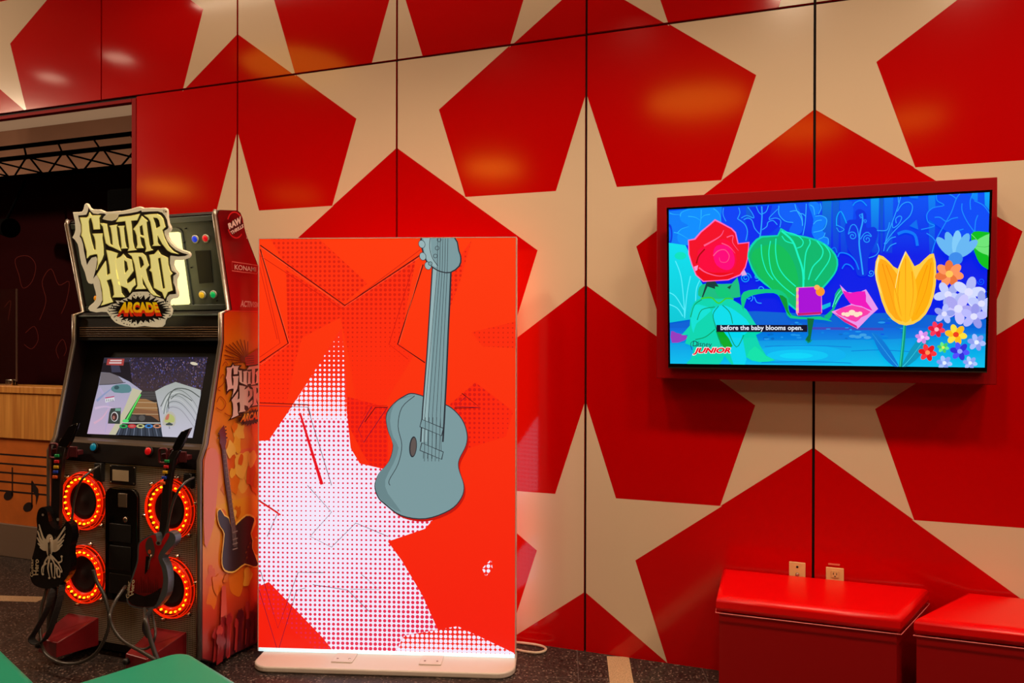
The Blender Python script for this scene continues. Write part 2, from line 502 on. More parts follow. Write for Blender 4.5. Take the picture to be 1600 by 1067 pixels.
so['label'] = 'thin pinkish outline drawing'
# half wall with a wooden ledge and a stave of notes
HW = 4.0; HP = Plane((0, HW, 0), (0, -1, 0))
m, nt, b, o = new_mat('oak_veneer')
tc = nt.nodes.new('ShaderNodeTexCoord'); mp = nt.nodes.new('ShaderNodeMapping'); mp.inputs['Scale'].default_value = (38, 38, 1.6)
nz = nt.nodes.new('ShaderNodeTexNoise'); nz.inputs['Scale'].default_value = 1.0; nz.inputs['Detail'].default_value = 6
rp = nt.nodes.new('ShaderNodeValToRGB'); rp.color_ramp.elements[0].position = 0.3; rp.color_ramp.elements[1].position = 0.72
rp.color_ramp.elements[0].color = lin((206, 128, 54)); rp.color_ramp.elements[1].color = lin((246, 176, 86))
nt.links.new(tc.outputs['Object'], mp.inputs[0]); nt.links.new(mp.outputs[0], nz.inputs['Vector']); nt.links.new(nz.outputs['Fac'], rp.inputs[0]); nt.links.new(rp.outputs[0], b.inputs['Base Color'])
b.inputs['Roughness'].default_value = 0.45
M_OAK = m
M_BROWNPANEL = pmat('brown_veneer', (214, 112, 40), rough=0.5, noise=0.12, nscale=8)
M_NOTE = pmat('dark_note_paint', (30, 10, 8), rough=0.6)
M_PLINTH = pmat('grey_brown_plinth', (128, 106, 90), rough=0.5)
z_top = HP.hit(40, 604).z; z_l2 = HP.hit(20, 614).z; z_w = HP.hit(20, 684.5).z; z_p = HP.hit(20, 820).z
hw = empty('wall_half', (-5.6, HW + 0.1, 0), 'low stage wall with wooden top band and painted music notes', 'half wall', kind='structure')
MB().box((-9.8, HW - 0.012, z_l2), (-3.4, HW + 0.2, z_top), 0, 0.004).build('ledge', M_OAK, hw)
MB().box((-9.8, HW, z_w), (-3.4, HW + 0.18, z_l2 - 0.001)).build('wood_panel', M_OAK, hw)
mb = MB(); mb.box((-9.8, HW + 0.02, z_p), (-3.4, HW + 0.16, z_w - 0.001), 0)
NP = Plane((0, HW + 0.02, 0), (0, -1, 0))
for yy in (711.5, 726, 740, 754.5, 769):
    z = NP.hit(30, yy).z; mb.box((-9.8, HW + 0.0185, z - 0.006), (-3.4, HW + 0.0195, z + 0.006), 1)
for (cx, cy, sx0, sy0, flag) in ((13.5, 774, 19.5, 730, 0), (44, 792, 50, 752, 1)):
    c = NP.hit(cx, cy); pts = []
    for i in range(18):
        a = 2 * PI * i / 18
        pts.append((c.x + 0.048 * math.cos(a) , HW + 0.0175, c.z + 0.034 * math.sin(a) + 0.012 * math.cos(a)))
    mb.prism(pts, (0, 0.0015, 0), 1)
    s0 = NP.hit(sx0, cy); s1 = NP.hit(sx0, sy0)
    mb.box((s0.x - 0.005, HW + 0.0175, c.z), (s0.x + 0.005, HW + 0.019, s1.z), 1)
    if flag:
        mb.prism([NP.hit(x, y) + Vector((0, -0.0025, 0)) for x, y in ((50, 750), (54, 756), (60, 764), (60.5, 774), (56.5, 789), (56.5, 776), (53, 769), (50, 768))], (0, 0.0015, 0), 1)
mb.build('stave_panel', [M_BROWNPANEL, M_NOTE], hw)
MB().box((-9.8, HW + 0.004, 0.0), (-3.4, HW + 0.16, z_p - 0.001), 0, 0.003).build('plinth', M_PLINTH, hw)
# glass screen standing on the ledge
m, nt, b, o = new_mat('clear_glass'); b.inputs['Transmission Weight'].default_value = 1.0; b.inputs['Roughness'].default_value = 0.02; b.inputs['Base Color'].default_value = (0.9, 0.92, 0.85, 1)
M_GLASS = m
GP = Plane((0, HW + 0.08, 0), (0, -1, 0))
gr = GP.hit(26, 520).x; gz = GP.hit(26, 451).z
gs = empty('glass_screen', (gr - 0.4, HW + 0.08, z_top), 'clear glass screen standing on the wooden ledge of the stage wall', 'glass screen')
MB().box((gr - 1.6, HW + 0.075, z_top + 0.002), (gr, HW + 0.085, gz)).build('pane', M_GLASS, gs)
mb = MB(); mb.box((gr - 0.0006, HW + 0.074, z_top + 0.03), (gr + 0.0012, HW + 0.086, gz), 0); mb.build('edge_strip', pmat('glass_edge', (120, 96, 84), rough=0.3), gs)
cx = GP.hit(18, 600).x
mb = MB(); mb.box((cx - 0.035, HW + 0.055, z_top + 0.0005), (cx + 0.035, HW + 0.073, z_top + 0.045), 0, 0.006); mb.box((cx - 0.035, HW + 0.087, z_top + 0.0005), (cx + 0.035, HW + 0.105, z_top + 0.045), 0, 0.006)
mb.lathe((cx, HW + 0.056, z_top + 0.02), (0, -1, 0), [(0.008, 0), (0.008, 0.004)], 0, 12)
mb.build('clamp', M_CHROME, gs, 'small metal clamp')
# lighting truss across the stage
TPl = [Plane((0, 5.05, 0), (0, -1, 0)), Plane((0, 4.75, 0), (0, -1, 0)), Plane((0, 4.95, 0), (0, -1, 0))]
za = TPl[0].hit(100, 221).z; zb = TPl[1].hit(100, 239).z; zc = TPl[2].hit(100, 270).z
tr = empty('lighting_truss', (-6.0, 4.9, zc), 'black lattice truss spanning above the dark stage behind the opening', 'truss')
X0, X1 = -9.6, -3.45
for (y, z, r) in ((5.05, za, 0.02), (4.75, zb, 0.02), (4.95, zc, 0.022)):
    MB().tube([(X0, y, z), (X1, y, z)], r, 0, 10).build('chord', M_MATT, tr)
st = 0.42; k = 0
x = X0 + 0.1
while x + st < X1:
    for a, c in (((x, 4.75, zb), (x + st, 4.95, zc)), ((x + st, 4.75, zb), (x, 4.95, zc)), ((x, 5.05, za), (x + st, 4.75, zb)), ((x + 0.03, 4.75, zb), (x - 0.05, 4.95, zc))):
        MB().tube([a, c], 0.0085, 0, 6).build('brace', M_MATT, tr)
    x += st
# two black boxes hanging there
bp = Plane((0, 4.7, 0), (0, -1, 0))
a = bp.hit(166, 296); c = bp.hit(204, 335)
mb = MB(); mb.box((a.x, 4.7, c.z), (c.x + 0.2, 4.92, a.z), 0, 0.02); mb.box((a.x + 0.04, 4.693, c.z + 0.03), (c.x + 0.16, 4.7, a.z - 0.03), 0, 0.002)
mb.tube([((a.x + c.x) / 2 + 0.1, 4.8, a.z - 0.01), ((a.x + c.x) / 2 + 0.1, 4.9, zc - 0.03)], 0.012)
tag(mb.build('hanging_loudspeaker', M_MATT), 'black box shaped loudspeaker hung under the truss beside the red jamb', 'speaker')
a = bp.hit(-2, 340); c = bp.hit(19, 365)
mb = MB(); mb.lathe(((a.x + c.x) / 2 - 0.1, 4.72, (a.z + c.z) / 2), (1, -0.15, -0.15), [(0.03, -0.12), (0.06, -0.1), (0.07, 0.05), (0.085, 0.17), (0.08, 0.18), (0.05, 0.1)], 0, 20)
mb.tube([((a.x + c.x) / 2 - 0.05, 4.74, a.z - 0.03), ((a.x + c.x) / 2 - 0.05, 4.93, zc - 0.03)], 0.012)
tag(mb.build('hanging_stage_lamp', M_MATT), 'black stage lamp hanging before the dark stage, above the glass screen', 'stage light')
# ------------------------------------------------------------------ television in a red surround on the star wall
M_REDBOX = pmat('red_lacquer', (158, 0, 8), rough=0.5, spec=0.15)
BT = 0.15
BP = Plane((0, WY - BT, 0), (0, -1, 0))
q = [BP.hit(1028, 307), BP.hit(1561, 278), BP.hit(1555, 600), BP.hit(1024, 592)]
bx0 = (q[0].x + q[3].x) / 2; bx1 = (q[1].x + q[2].x) / 2; bz0 = (q[2].z + q[3].z) / 2; bz1 = (q[0].z + q[1].z) / 2
tvb = empty('tv_surround', ((bx0 + bx1) / 2, WY - BT / 2, bz0), 'red box surround fixed to the star wall behind the television', 'surround')
mb = MB(); mb.box((bx0, WY - BT, bz0), (bx1, WY - 0.001, bz1), 0, 0.003)
mb.build('surround_box', M_REDBOX, tvb)
# the set leans forward a little at the top
pb0 = Plane((0, WY - BT - 0.036, 0), (0, -1, 0)); pt0 = Plane((0, WY - BT - 0.109, 0), (0, -1, 0))
c_bl, c_br = pb0.hit(1044, 575), pb0.hit(1541, 578); c_tl, c_tr = pt0.hit(1042, 327), pt0.hit(1552, 293.5)
zb_ = (c_bl.z + c_br.z) / 2; zt_ = (c_tl.z + c_tr.z) / 2
x0_ = (c_bl.x + c_tl.x) / 2; x1_ = (c_br.x + c_tr.x) / 2
up_ = Vector((0, c_tl.y - c_bl.y, zt_ - zb_)); H_ = up_.length; up_.normalize()
nrm = Vector((0, -up_.z, up_.y)); nrm.normalize()
BL3 = Vector((x0_, WY - BT - 0.036, zb_))
TVP = Plane(BL3, nrm)
tv = empty('television', ((x0_ + x1_) / 2, WY - BT - 0.05, zb_), 'wide flat television showing a blue cartoon garden, mounted on the red surround', 'television')
W_ = x1_ - x0_
def tvp(u, v, d=0.0): return BL3 + Vector((u, 0, 0)) + up_ * v + nrm * d
TH = 0.03
bez = [((0, 0), (W_, 0), (W_, 0.016), (0, 0.016)), ((0, H_ - 0.009), (W_, H_ - 0.009), (W_, H_), (0, H_)), ((0, 0.016), (0.009, 0.016), (0.009, H_ - 0.009), (0, H_ - 0.009)), ((W_ - 0.009, 0.016), (W_, 0.016), (W_, H_ - 0.009), (W_ - 0.009, H_ - 0.009))]
mb = MB()
for r in bez: mb.prism([tvp(u, v, 0) for u, v in r], nrm * -TH, 0)
mb.build('bezel', M_BLACKGLOSS, tv)
mb = MB(); mb.prism([tvp(u, v, -0.004) for u, v in ((0.009, 0.016), (W_ - 0.009, 0.016), (W_ - 0.009, H_ - 0.009), (0.009, H_ - 0.009))], nrm * -(TH - 0.006), 0)
mb.build('panel', M_BLACK, tv)
mb = MB(); mb.prism([tvp(u, v, 0.001) for u, v in ((0, -0.006), (W_, -0.006), (W_, -0.0005), (0, -0.0005))], nrm * -0.02, 0)
mb.build('trim_strip', M_CHROME, tv, 'thin silver strip under the screen')
mb = MB(); 
ym = tvp(W_ / 2, H_ * 0.75, -TH)
mb.box((ym.x - 0.25, ym.y + 0.002, ym.z - 0.06), (ym.x + 0.25, WY - BT - 0.0005, ym.z + 0.06)); mb.build('bracket', M_BLACK, tv)

# the picture
SPL = Plane(tvp(0, 0, -0.0035), nrm)
def inv(u, v):
    p = tvp(u, v, -0.0035) - CAM
    return (800 + FPX * p.dot(CR) / p.dot(CF), 533.5 - FPX * p.dot(CU) / p.dot(CF))
quad = [inv(0.0092, H_ - 0.0092), inv(W_ - 0.0092, H_ - 0.0092), inv(W_ - 0.0092, 0.0162), inv(0.0092, 0.0162)]
A = Art(lambda x, y: SPL.hit(x, y), nrm, clip=quad, step=0.00006)
Za, Zb, Zc = zt(1036, 300, 7.62), zt(1200, 290, 7.62), zt(1370, 280, 7.116)
Zd, Ze, Zf = zt(1036, 430, 6.884), zt(1200, 430, 6.884), zt(1370, 430, 6.279)
SKY = (0, 112, 255); DEEP = (0, 28, 232); MID = (0, 66, 246); LITE = (0, 150, 255); LINE = (40, 160, 255); PALE = (90, 190, 255)
A.poly([(1030, 280), (1560, 280), (1560, 590), (1030, 590)], DEEP)
A.poly([(1030, 280), (1560, 280), (1560, 400), (1030, 400)], (0, 84, 246), col2=DEEP)
# tall pale trunks
for x0, x1, c in ((1284, 1300, (0, 120, 215)), (1300, 1312, (0, 96, 214)), (1312, 1326, (0, 104, 238)), (1360, 1374, (0, 150, 244)), (1374, 1381, (0, 92, 200)), (1381, 1396, (0, 116, 244)), (1450, 1462, (0, 130, 246)), (1518, 1528, (0, 140, 250)), (1538, 1550, (0, 168, 250)), (1165, 1185, (0, 96, 214))):
    A.poly([(x0, 285), (x1, 285), (x1 - 2, 395), (x0 + 2, 395)], c, col2=(0, 60, 225))
# blue clouds of leaves, upper left
A.poly(Za([(60, 230), (700, 160), (700, 640), (60, 620)]), (0, 124, 250))
A.poly(Za([(210, 240), (330, 190), (600, 190), (680, 280), (690, 420), (620, 560), (460, 640), (220, 620), (170, 540), (210, 440), (300, 400), (220, 350), (200, 290)]), (0, 142, 255), smooth=3)
for p in ([(205, 290), (225, 240), (330, 200)], [(600, 195), (670, 260), (690, 350)], [(455, 210), (450, 330), (430, 450)], [(300, 290), (380, 300), (448, 340)], [(560, 265), (490, 280), (450, 320)], [(170, 490), (220, 440), (310, 410)], [(80, 250), (120, 265), (200, 270)], [(130, 480), (200, 500), (300, 560)]):
    A.stroke(Za(p), 1.3, (40, 190, 255), taper=True)
A.ellipse(1046, 366, 5, 16, (0, 60, 226)); A.ellipse(1045, 366, 3.4, 12, (0, 110, 250))
# middle dark trees
A.poly(Za([(740, 190), (900, 180), (920, 250), (890, 320), (980, 390), (1010, 500), (990, 600), (800, 620), (700, 400), (700, 230)]), MID, smooth=3)
A.poly(Za([(980, 330), (1080, 310), (1010, 180), (1300, 160), (1260, 320), (1390, 320), (1390, 400), (1240, 520), (1330, 540), (1150, 700), (1100, 900), (1060, 700), (1020, 600), (1010, 440)]), (0, 44, 238))
for p, w in (([(1175, 170), (1178, 300), (1160, 500), (1120, 680), (1095, 890)], 2.0), ([(1110, 170), (1140, 240), (1175, 270)], 1.3), ([(1255, 160), (1230, 230), (1185, 260)], 1.3), ([(960, 330), (1010, 310), (1060, 340), (1090, 430), (1150, 500)], 1.4), ([(1180, 450), (1235, 410), (1250, 360), (1310, 340), (1360, 390)], 1.4), ([(1120, 670), (1220, 570), (1340, 530)], 1.4), ([(1110, 690), (1070, 670), (1040, 630)], 1.2), ([(930, 310), (1000, 280), (1080, 310), (1060, 250), (1010, 180)], 1.3), ([(890, 320), (970, 380), (1005, 470), (985, 580)], 1.5), ([(900, 185), (915, 250), (885, 320)], 1.3), ([(720, 190), (715, 270), (750, 350)], 1.2), ([(1270, 330), (1270, 300), (1380, 190)], 1.2), ([(1260, 330), (1340, 310), (1400, 340), (1390, 420)], 1.3)):
    A.stroke(Za(p), w, LINE)
# clouds right of the big leaf
A.poly(Zb([(130, 220), (330, 215), (420, 470), (370, 580), (250, 540), (290, 440), (170, 400), (125, 300)]), (0, 96, 250), smooth=3)
A.poly(Zb([(480, 220), (560, 190), (620, 240), (600, 330), (560, 360), (680, 370), (700, 420), (650, 530), (680, 570), (660, 610), (720, 640), (715, 720), (600, 680), (520, 560), (540, 400)]), (0, 122, 255), smooth=3)
for p in ([(455, 215), (450, 340), (440, 460), (415, 590)], [(320, 220), (340, 290), (400, 400), (410, 480)], [(260, 310), (340, 300), (400, 360), (412, 470)], [(370, 330), (420, 340), (450, 370)], [(500, 230), (540, 260), (555, 350)], [(620, 210), (632, 270), (600, 340)], [(560, 365), (640, 360), (700, 410), (660, 520), (540, 555)], [(540, 460), (580, 420), (640, 410)], [(680, 560), (660, 610), (600, 640)], [(660, 610), (715, 630), (715, 700)], [(130, 240), (130, 340), (200, 420), (300, 440)]):
    A.stroke(Zb(p), 1.2, (50, 180, 255))
# heart shaped tree with scrolls
A.poly(Zb([(860, 200), (1000, 190), (1010, 400), (940, 430), (870, 330)]), (0, 94, 246), smooth=2)
A.poly(Zb([(1050, 400), (1040, 310), (1100, 280), (1170, 340), (1170, 500), (1260, 490), (1310, 560), (1270, 700), (1190, 870), (1180, 1060), (1060, 1060), (1030, 880), (950, 750), (920, 600), (915, 480), (960, 410)]), (0, 52, 226), smooth=3)
A.stroke(Zb([(1120, 330), (1125, 430), (1095, 560), (1085, 700), (1110, 900), (1130, 1060)]), 2.4, LINE)
A.spiral(*Zb([(1005, 600)])[0], 7.0, 1.5, 1.5, (30, 150, 255), a0=0.4, sgn=-1, tail=Zb([(960, 560), (985, 480), (1030, 465), (1065, 520), (1080, 620)]))
A.spiral(*Zb([(1180, 640)])[0], 7.0, 1.5, 1.5, (30, 150, 255), a0=2.4, sgn=1, tail=Zb([(1230, 600), (1190, 555), (1140, 575), (1100, 640)]))
A.spiral(*Zb([(1100, 360)])[0], 3.4, 1.3, 1.2, (30, 150, 255)); A.spiral(*Zb([(1152, 420)])[0], 3.0, 1.3, 1.0, (30, 150, 255))
A.stroke(Zb([(1010, 240), (1040, 200), (1110, 180), (1175, 240)]), 1.6, (0, 150, 250)); A.stroke(Zb([(815, 480), (820, 370), (870, 310), (935, 450)]), 1.6, (0, 170, 255)); A.stroke(Zb([(815, 500), (850, 550), (905, 520), (820, 470)]), 1.1, LINE)
A.stroke(Zb([(830, 850), (860, 800), (960, 820), (1040, 900), (1080, 1000)]), 2.0, (0, 130, 255)); A.stroke(Zb([(880, 990), (920, 935), (980, 950), (1020, 1000)]), 1.8, (0, 130, 255)); A.stroke(Zb([(760, 750), (800, 740), (820, 800)]), 1.6, (0, 110, 250))
A.stroke(Zb([(1200, 860), (1280, 830), (1320, 770), (1300, 690)]), 1.2, LINE); A.spiral(*Zb([(1225, 1040)])[0], 5.5, 1.4, 1.3, LINE)
# scrolling plant, upper right
for p in ([(265, 190), (235, 300), (170, 480), (110, 640), (75, 800)], [(225, 360), (280, 280), (350, 255), (395, 300), (370, 400), (290, 480), (180, 590), (80, 720)], [(170, 480), (180, 540), (240, 500), (275, 430), (250, 410), (210, 440), (215, 490)], [(100, 720), (150, 660), (210, 640)], [(110, 800), (150, 740), (215, 710)], [(0, 570), (110, 565), (140, 480)], [(235, 185), (240, 260)]):
    A.stroke(Zc(p), 1.4, LINE)
A.poly(Zc([(440, 450), (460, 560), (360, 520)]), (0, 110, 240)); A.poly(Zc([(340, 185), (460, 175), (455, 215), (380, 210)]), (0, 120, 245))
A.stroke(Zc([(230, 610), (320, 580), (420, 620), (450, 740)]), 4.5, (0, 120, 250))
A.poly(Zc([(660, 160), (920, 140), (1080, 230), (1200, 290), (1260, 400), (1250, 640), (900, 640), (560, 440), (560, 380), (620, 320), (740, 290), (680, 240)]), (0, 76, 248), smooth=2)
for p in ([(930, 150), (880, 220), (830, 360), (770, 470), (650, 690), (600, 880), (600, 960)], [(640, 425), (700, 425), (770, 470), (830, 440), (900, 425)], [(780, 160), (830, 180), (880, 215)], [(660, 170), (670, 240), (745, 290), (620, 320), (555, 390), (570, 480), (640, 520), (490, 560)], [(550, 600), (610, 640), (650, 690)], [(945, 270), (945, 350), (1000, 470), (1090, 600)], [(1120, 400), (1095, 470), (1085, 590)], [(1070, 150), (1035, 240), (1040, 340)], [(1080, 240), (1180, 290), (1250, 380)], [(870, 580), (960, 555)]):
    A.stroke(Zc(p), 1.5, (20, 140, 255))
# scrolls lower down
A.spiral(*Zd([(890, 30)])[0], 8.5, 2.0, 1.6, (0, 150, 250)); A.spiral(*Zd([(930, 240)])[0], 6, 1.2, 1.4, LINE); A.spiral(*Zd([(1050, 150)])[0], 6.5, 1.4, 1.4, LINE); A.spiral(*Zd([(1010, 20)])[0], 6, 1.3, 1.4, LINE); A.stroke(Zd([(980, 230), (1010, 290), (1060, 300)]), 1.4, LINE)
for p in ((1020, 60), (1060, 180), (1020, 230)): A.spiral(*Zf([p])[0], 6.0, 1.5, 1.3, (0, 90, 255))
# ground and path
A.poly([(1030, 492), (1180, 486), (1300, 492), (1400, 488), (1560, 500), (1560, 600), (1030, 600)], (0, 98, 214))
A.poly([(1030, 512), (1560, 512), (1560, 600), (1030, 600)], (0, 104, 222), col2=(0, 178, 232))
A.poly([(1200, 510), (1380, 512), (1380, 516), (1200, 514)], (64, 70, 190))
A.poly([(1030, 536), (1200, 532), (1390, 530), (1560, 520), (1560, 590), (1030, 590)], (0, 140, 226), col2=(0, 196, 240))
A.ellipse(1250, 554, 72, 16, (0, 178, 240)); A.ellipse(1246, 555, 48, 9, (0, 198, 246)); A.ellipse(1244, 555.5, 26, 4.6, (0, 214, 250))
for y, x0, x1 in ((541, 1195, 1330), (566, 1190, 1330), (575, 1060, 1120), (548, 1330, 1420)): A.stroke([(x0, y), ((x0 + x1) / 2, y - 1.5), (x1, y + 1)], 1.0, (0, 120, 214))
rnd = random.Random(5)
for k in range(46):
    x = rnd.uniform(1160, 1420); y = rnd.uniform(494, 530); A.ellipse(x, y, rnd.uniform(2, 6), rnd.uniform(0.8, 2), rnd.choice([(0, 130, 226), (0, 84, 232), (30, 150, 235), (0, 108, 200)]), n=10)
for x, y in ((1340, 526), (1348, 523), (1355, 527), (1332, 525)): A.ellipse(x, y, 6, 2.4, (60, 160, 230), n=12)
A.poly(Zd([(90, 600), (150, 620), (260, 650), (230, 700), (100, 725)]), (150, 60, 190), smooth=2)
# broad cyan leaf at the left edge
A.poly(Za([(40, 600), (270, 632), (330, 760), (420, 1000), (480, 1110), (420, 1500), (40, 1560)]), (0, 224, 240), col2=(0, 200, 214))
for p in ([(260, 1500), (250, 1300), (215, 1000), (150, 820)], [(260, 1480), (290, 1200), (330, 1000)], [(60, 1190), (150, 1240), (250, 1400)], [(60, 1330), (170, 1380), (240, 1480)], [(390, 1300), (400, 1150), (440, 1050)]):
    A.stroke(Za(p), 1.4, (90, 240, 255))
A.ellipse(*Za([(210, 760)])[0], 9, 6, (0, 226, 190))
# cyan green bell of leaves under the rose
GL = (16, 226, 190)
A.poly(Zd([(430, 240), (330, 300), (290, 420), (290, 540), (200, 640), (270, 640), (240, 730), (330, 770), (300, 900), (260, 960), (600, 960), (660, 860), (740, 960), (880, 960), (900, 880), (1040, 930), (1210, 910), (1110, 860), (1000, 640), (1130, 600), (1020, 560), (900, 370), (760, 270), (700, 240)]), (0, 214, 176), smooth=2)
A.poly(Zd([(540, 370), (640, 320), (780, 380), (930, 520), (870, 640), (700, 600), (580, 560), (540, 450)]), (0, 222, 236), smooth=3)
A.poly(Zd([(640, 600), (840, 580), (900, 900), (880, 955), (760, 955)]), (0, 214, 240))
A.poly(Zd([(330, 320), (450, 330), (520, 380), (360, 520), (330, 620), (300, 480)]), (10, 226, 214), smooth=2)
A.poly(Zd([(570, 600), (650, 600), (750, 760), (650, 770)]), (0, 170, 40), smooth=2)
A.poly(Zd([(900, 880), (990, 760), (1110, 870), (1200, 905), (1040, 930)]), (10, 226, 170), smooth=2)
for p in ([(600, 330), (540, 420), (570, 560), (630, 760)], [(560, 340), (420, 370), (370, 480)], [(640, 320), (720, 400), (750, 520)], [(560, 580), (460, 660), (350, 690)], [(700, 600), (790, 770), (870, 640)], [(420, 260), (340, 320), (300, 450)]): A.stroke(Zd(p), 1.3, (0, 150, 90))
# neck leaves
A.poly(Zd([(420, 100), (520, 90), (740, 90), (800, 20), (830, 200), (790, 240), (430, 250), (380, 170)]), (20, 190, 130), smooth=2)
A.poly(Zd([(470, 70), (560, 60), (620, 150), (570, 150), (480, 120), (430, 240), (420, 230)]), (16, 60, 60)); A.poly(Zd([(560, 120), (690, 150), (730, 230), (600, 230)]), (0, 200, 120), smooth=2); A.poly(Zd([(690, 130), (740, 100), (720, 150)]), (20, 80, 60))
A.stroke(Zd([(410, 250), (520, 240), (600, 300), (680, 250), (760, 255)]), 2.2, (60, 210, 40))
# the red rose
A.poly(Za([(300, 570), (375, 555), (450, 470), (560, 380), (620, 325), (700, 365), (820, 430), (870, 480), (900, 610), (1030, 595), (1010, 800), (985, 900), (930, 990), (780, 1050), (480, 1070), (390, 990), (340, 860), (305, 740)]), (255, 110, 190), smooth=0)
A.poly(Za([(312, 582), (388, 568), (460, 482), (565, 395), (622, 345), (690, 378), (810, 442), (858, 492), (890, 622), (1018, 608), (1000, 798), (975, 890), (918, 978), (772, 1040), (485, 1058), (402, 985), (352, 856), (318, 740)]), (244, 10, 40))
A.poly(Za([(420, 700), (560, 620), (700, 560), (790, 590), (860, 700), (870, 860), (780, 950), (560, 960), (440, 880)]), (252, 0, 60), smooth=3)
A.poly(Za([(640, 640), (780, 640), (850, 760), (840, 880), (760, 930), (640, 870), (600, 740)]), (255, 0, 120), smooth=3)
A.poly(Za([(400, 880), (470, 920), (600, 960), (840, 960), (800, 1030), (500, 1050), (420, 980)]), (238, 0, 24), smooth=2)
for p, w in (([(490, 640), (600, 580), (690, 520), (725, 455)], 3.0), ([(760, 540), (835, 520), (830, 600), (900, 700)], 2.0), ([(430, 900), (520, 960), (680, 1000), (840, 965)], 2.4), ([(700, 610), (790, 650), (860, 730)], 1.6), ([(600, 760), (660, 700), (740, 690), (790, 760), (760, 830), (690, 830), (670, 780)], 1.6)): A.stroke(Za(p), w, (255, 90, 140), taper=True)
A.stroke(Za([(400, 850), (430, 760), (500, 680)]), 2.2, (170, 0, 10)); A.poly(Za([(370, 890), (420, 870), (410, 930), (385, 940)]), (255, 150, 210)); A.poly(Za([(930, 960), (970, 925), (1000, 985), (940, 1000)]), (220, 170, 230))
# the big green leaf and its stalk
A.poly(Zb([(150, 505), (260, 570), (450, 605), (620, 660), (760, 760), (830, 880), (820, 1000), (760, 1100), (640, 1240), (480, 1390), (380, 1500), (250, 1420), (60, 1250), (-140, 1090), (-230, 900), (-240, 800), (-190, 690), (-80, 600), (110, 590)]), (0, 214, 176), smooth=2)
A.poly(Zb([(155, 530), (260, 590), (450, 625), (610, 680), (745, 775), (810, 885), (800, 1000), (740, 1095), (620, 1230), (470, 1370), (380, 1480), (260, 1400), (70, 1235), (-120, 1080), (-215, 895), (-222, 805), (-170, 705), (-70, 620), (120, 605)]), (0, 184, 110), smooth=2)
A.poly(Zb([(-150, 760), (120, 700), (300, 900), (360, 1200), (200, 1340), (-60, 1120), (-190, 900)]), (6, 190, 90), smooth=3)
VE = (20, 244, 196)
for p, w in (([(160, 540), (290, 660), (360, 840), (410, 1000), (420, 1180), (400, 1400)], 3.0), ([(165, 600), (210, 660), (300, 690)], 1.6), ([(200, 550), (340, 590), (415, 660), (400, 720), (345, 745)], 1.6), ([(490, 640), (500, 690), (450, 800), (430, 1000), (430, 1120)], 1.9), ([(580, 660), (650, 760), (630, 860), (530, 970), (480, 1120)], 1.9), ([(660, 690), (735, 800), (720, 900), (640, 1020), (560, 1130)], 1.7), ([(95, 630), (90, 780), (120, 950), (200, 1080), (330, 1200)], 1.7), ([(30, 660), (10, 820), (50, 1040), (170, 1190), (320, 1310)], 1.6), ([(-80, 700), (-70, 850), (-20, 1010), (60, 1120)], 1.5)): A.stroke(Zb(p), w, VE)
A.poly(Ze([(-290, 260), (-260, 180), (-130, 150), (60, 150), (150, 170), (220, 250), (220, 350), (260, 430), (420, 450), (560, 440), (690, 495), (600, 480), (460, 470), (240, 460), (190, 380), (130, 240), (60, 190), (-100, 200), (-230, 250), (-265, 380)]), (0, 200, 130), smooth=2)
A.poly(Ze([(120, 210), (200, 250), (215, 370), (250, 440), (200, 390), (150, 290)]), (0, 150, 50), smooth=2)
A.poly(Ze([(690, 360), (720, 200), (780, 130), (800, 180), (740, 300), (700, 390), (660, 470), (600, 440)]), (0, 180, 130), smooth=2); A.stroke(Ze([(690, 340), (730, 230), (780, 160)]), 1.1, (90, 240, 220)); A.stroke(Ze([(720, 310), (760, 240), (800, 190)]), 1.1, (90, 240, 220)); A.poly(Ze([(560, 330), (670, 290), (670, 330), (590, 370)]), (0, 190, 220))
A.poly(Ze([(420, 460), (495, 465), (470, 600), (455, 700), (430, 730), (400, 690), (432, 640)]), (0, 110, 60)); A.stroke(Ze([(400, 690), (440, 720), (470, 690)]), 1.5, (0, 150, 110))
# purple book with a plain cover lying open side down against the leaf
A.poly(Ze([(305, 130), (530, 120), (575, 170), (580, 400), (560, 420), (320, 432), (300, 400)]), (255, 150, 190)); A.poly(Ze([(325, 135), (530, 125), (570, 175), (572, 392), (330, 404)]), (170, 10, 214)); A.poly(Ze([(318, 405), (575, 392), (570, 415), (322, 432)]), (200, 20, 110))
for y in (140, 210, 280, 350): A.poly(Ze([(302, y), (328, y - 2), (328, y + 30), (302, y + 34)]), (255, 190, 140))
A.ellipse(*Ze([(560, 175)])[0], 7, 7, (255, 150, 40)); A.ellipse(*Ze([(525, 130)])[0], 4.5, 4, (255, 180, 90))
# pink blossom opening towards the light
A.poly(Ze([(770, 100), (850, 180), (960, 190), (1050, 150), (1120, 260), (1180, 360), (1100, 430), (960, 575), (820, 500), (680, 390), (890, 310), (800, 180)]), (236, 150, 236), smooth=0)
A.poly(Ze([(800, 165), (880, 190), (1040, 170), (1050, 280), (1120, 380), (1000, 330), (880, 300)]), (240, 20, 190), smooth=2); A.poly(Ze([(720, 390), (900, 320), (1100, 390), (1000, 450), (940, 500), (820, 450)]), (250, 60, 170), smooth=2)
A.poly(Ze([(700, 400), (820, 470), (950, 540), (960, 570), (820, 500)]), (230, 30, 130))
for x, y, r in ((900, 400, 5.5), (950, 420, 5), (850, 420, 4.5), (985, 410, 4), (810, 415, 3.5)): A.ellipse(*Ze([(x, y)])[0], r, r * 0.8, (255, 226, 200), n=12)
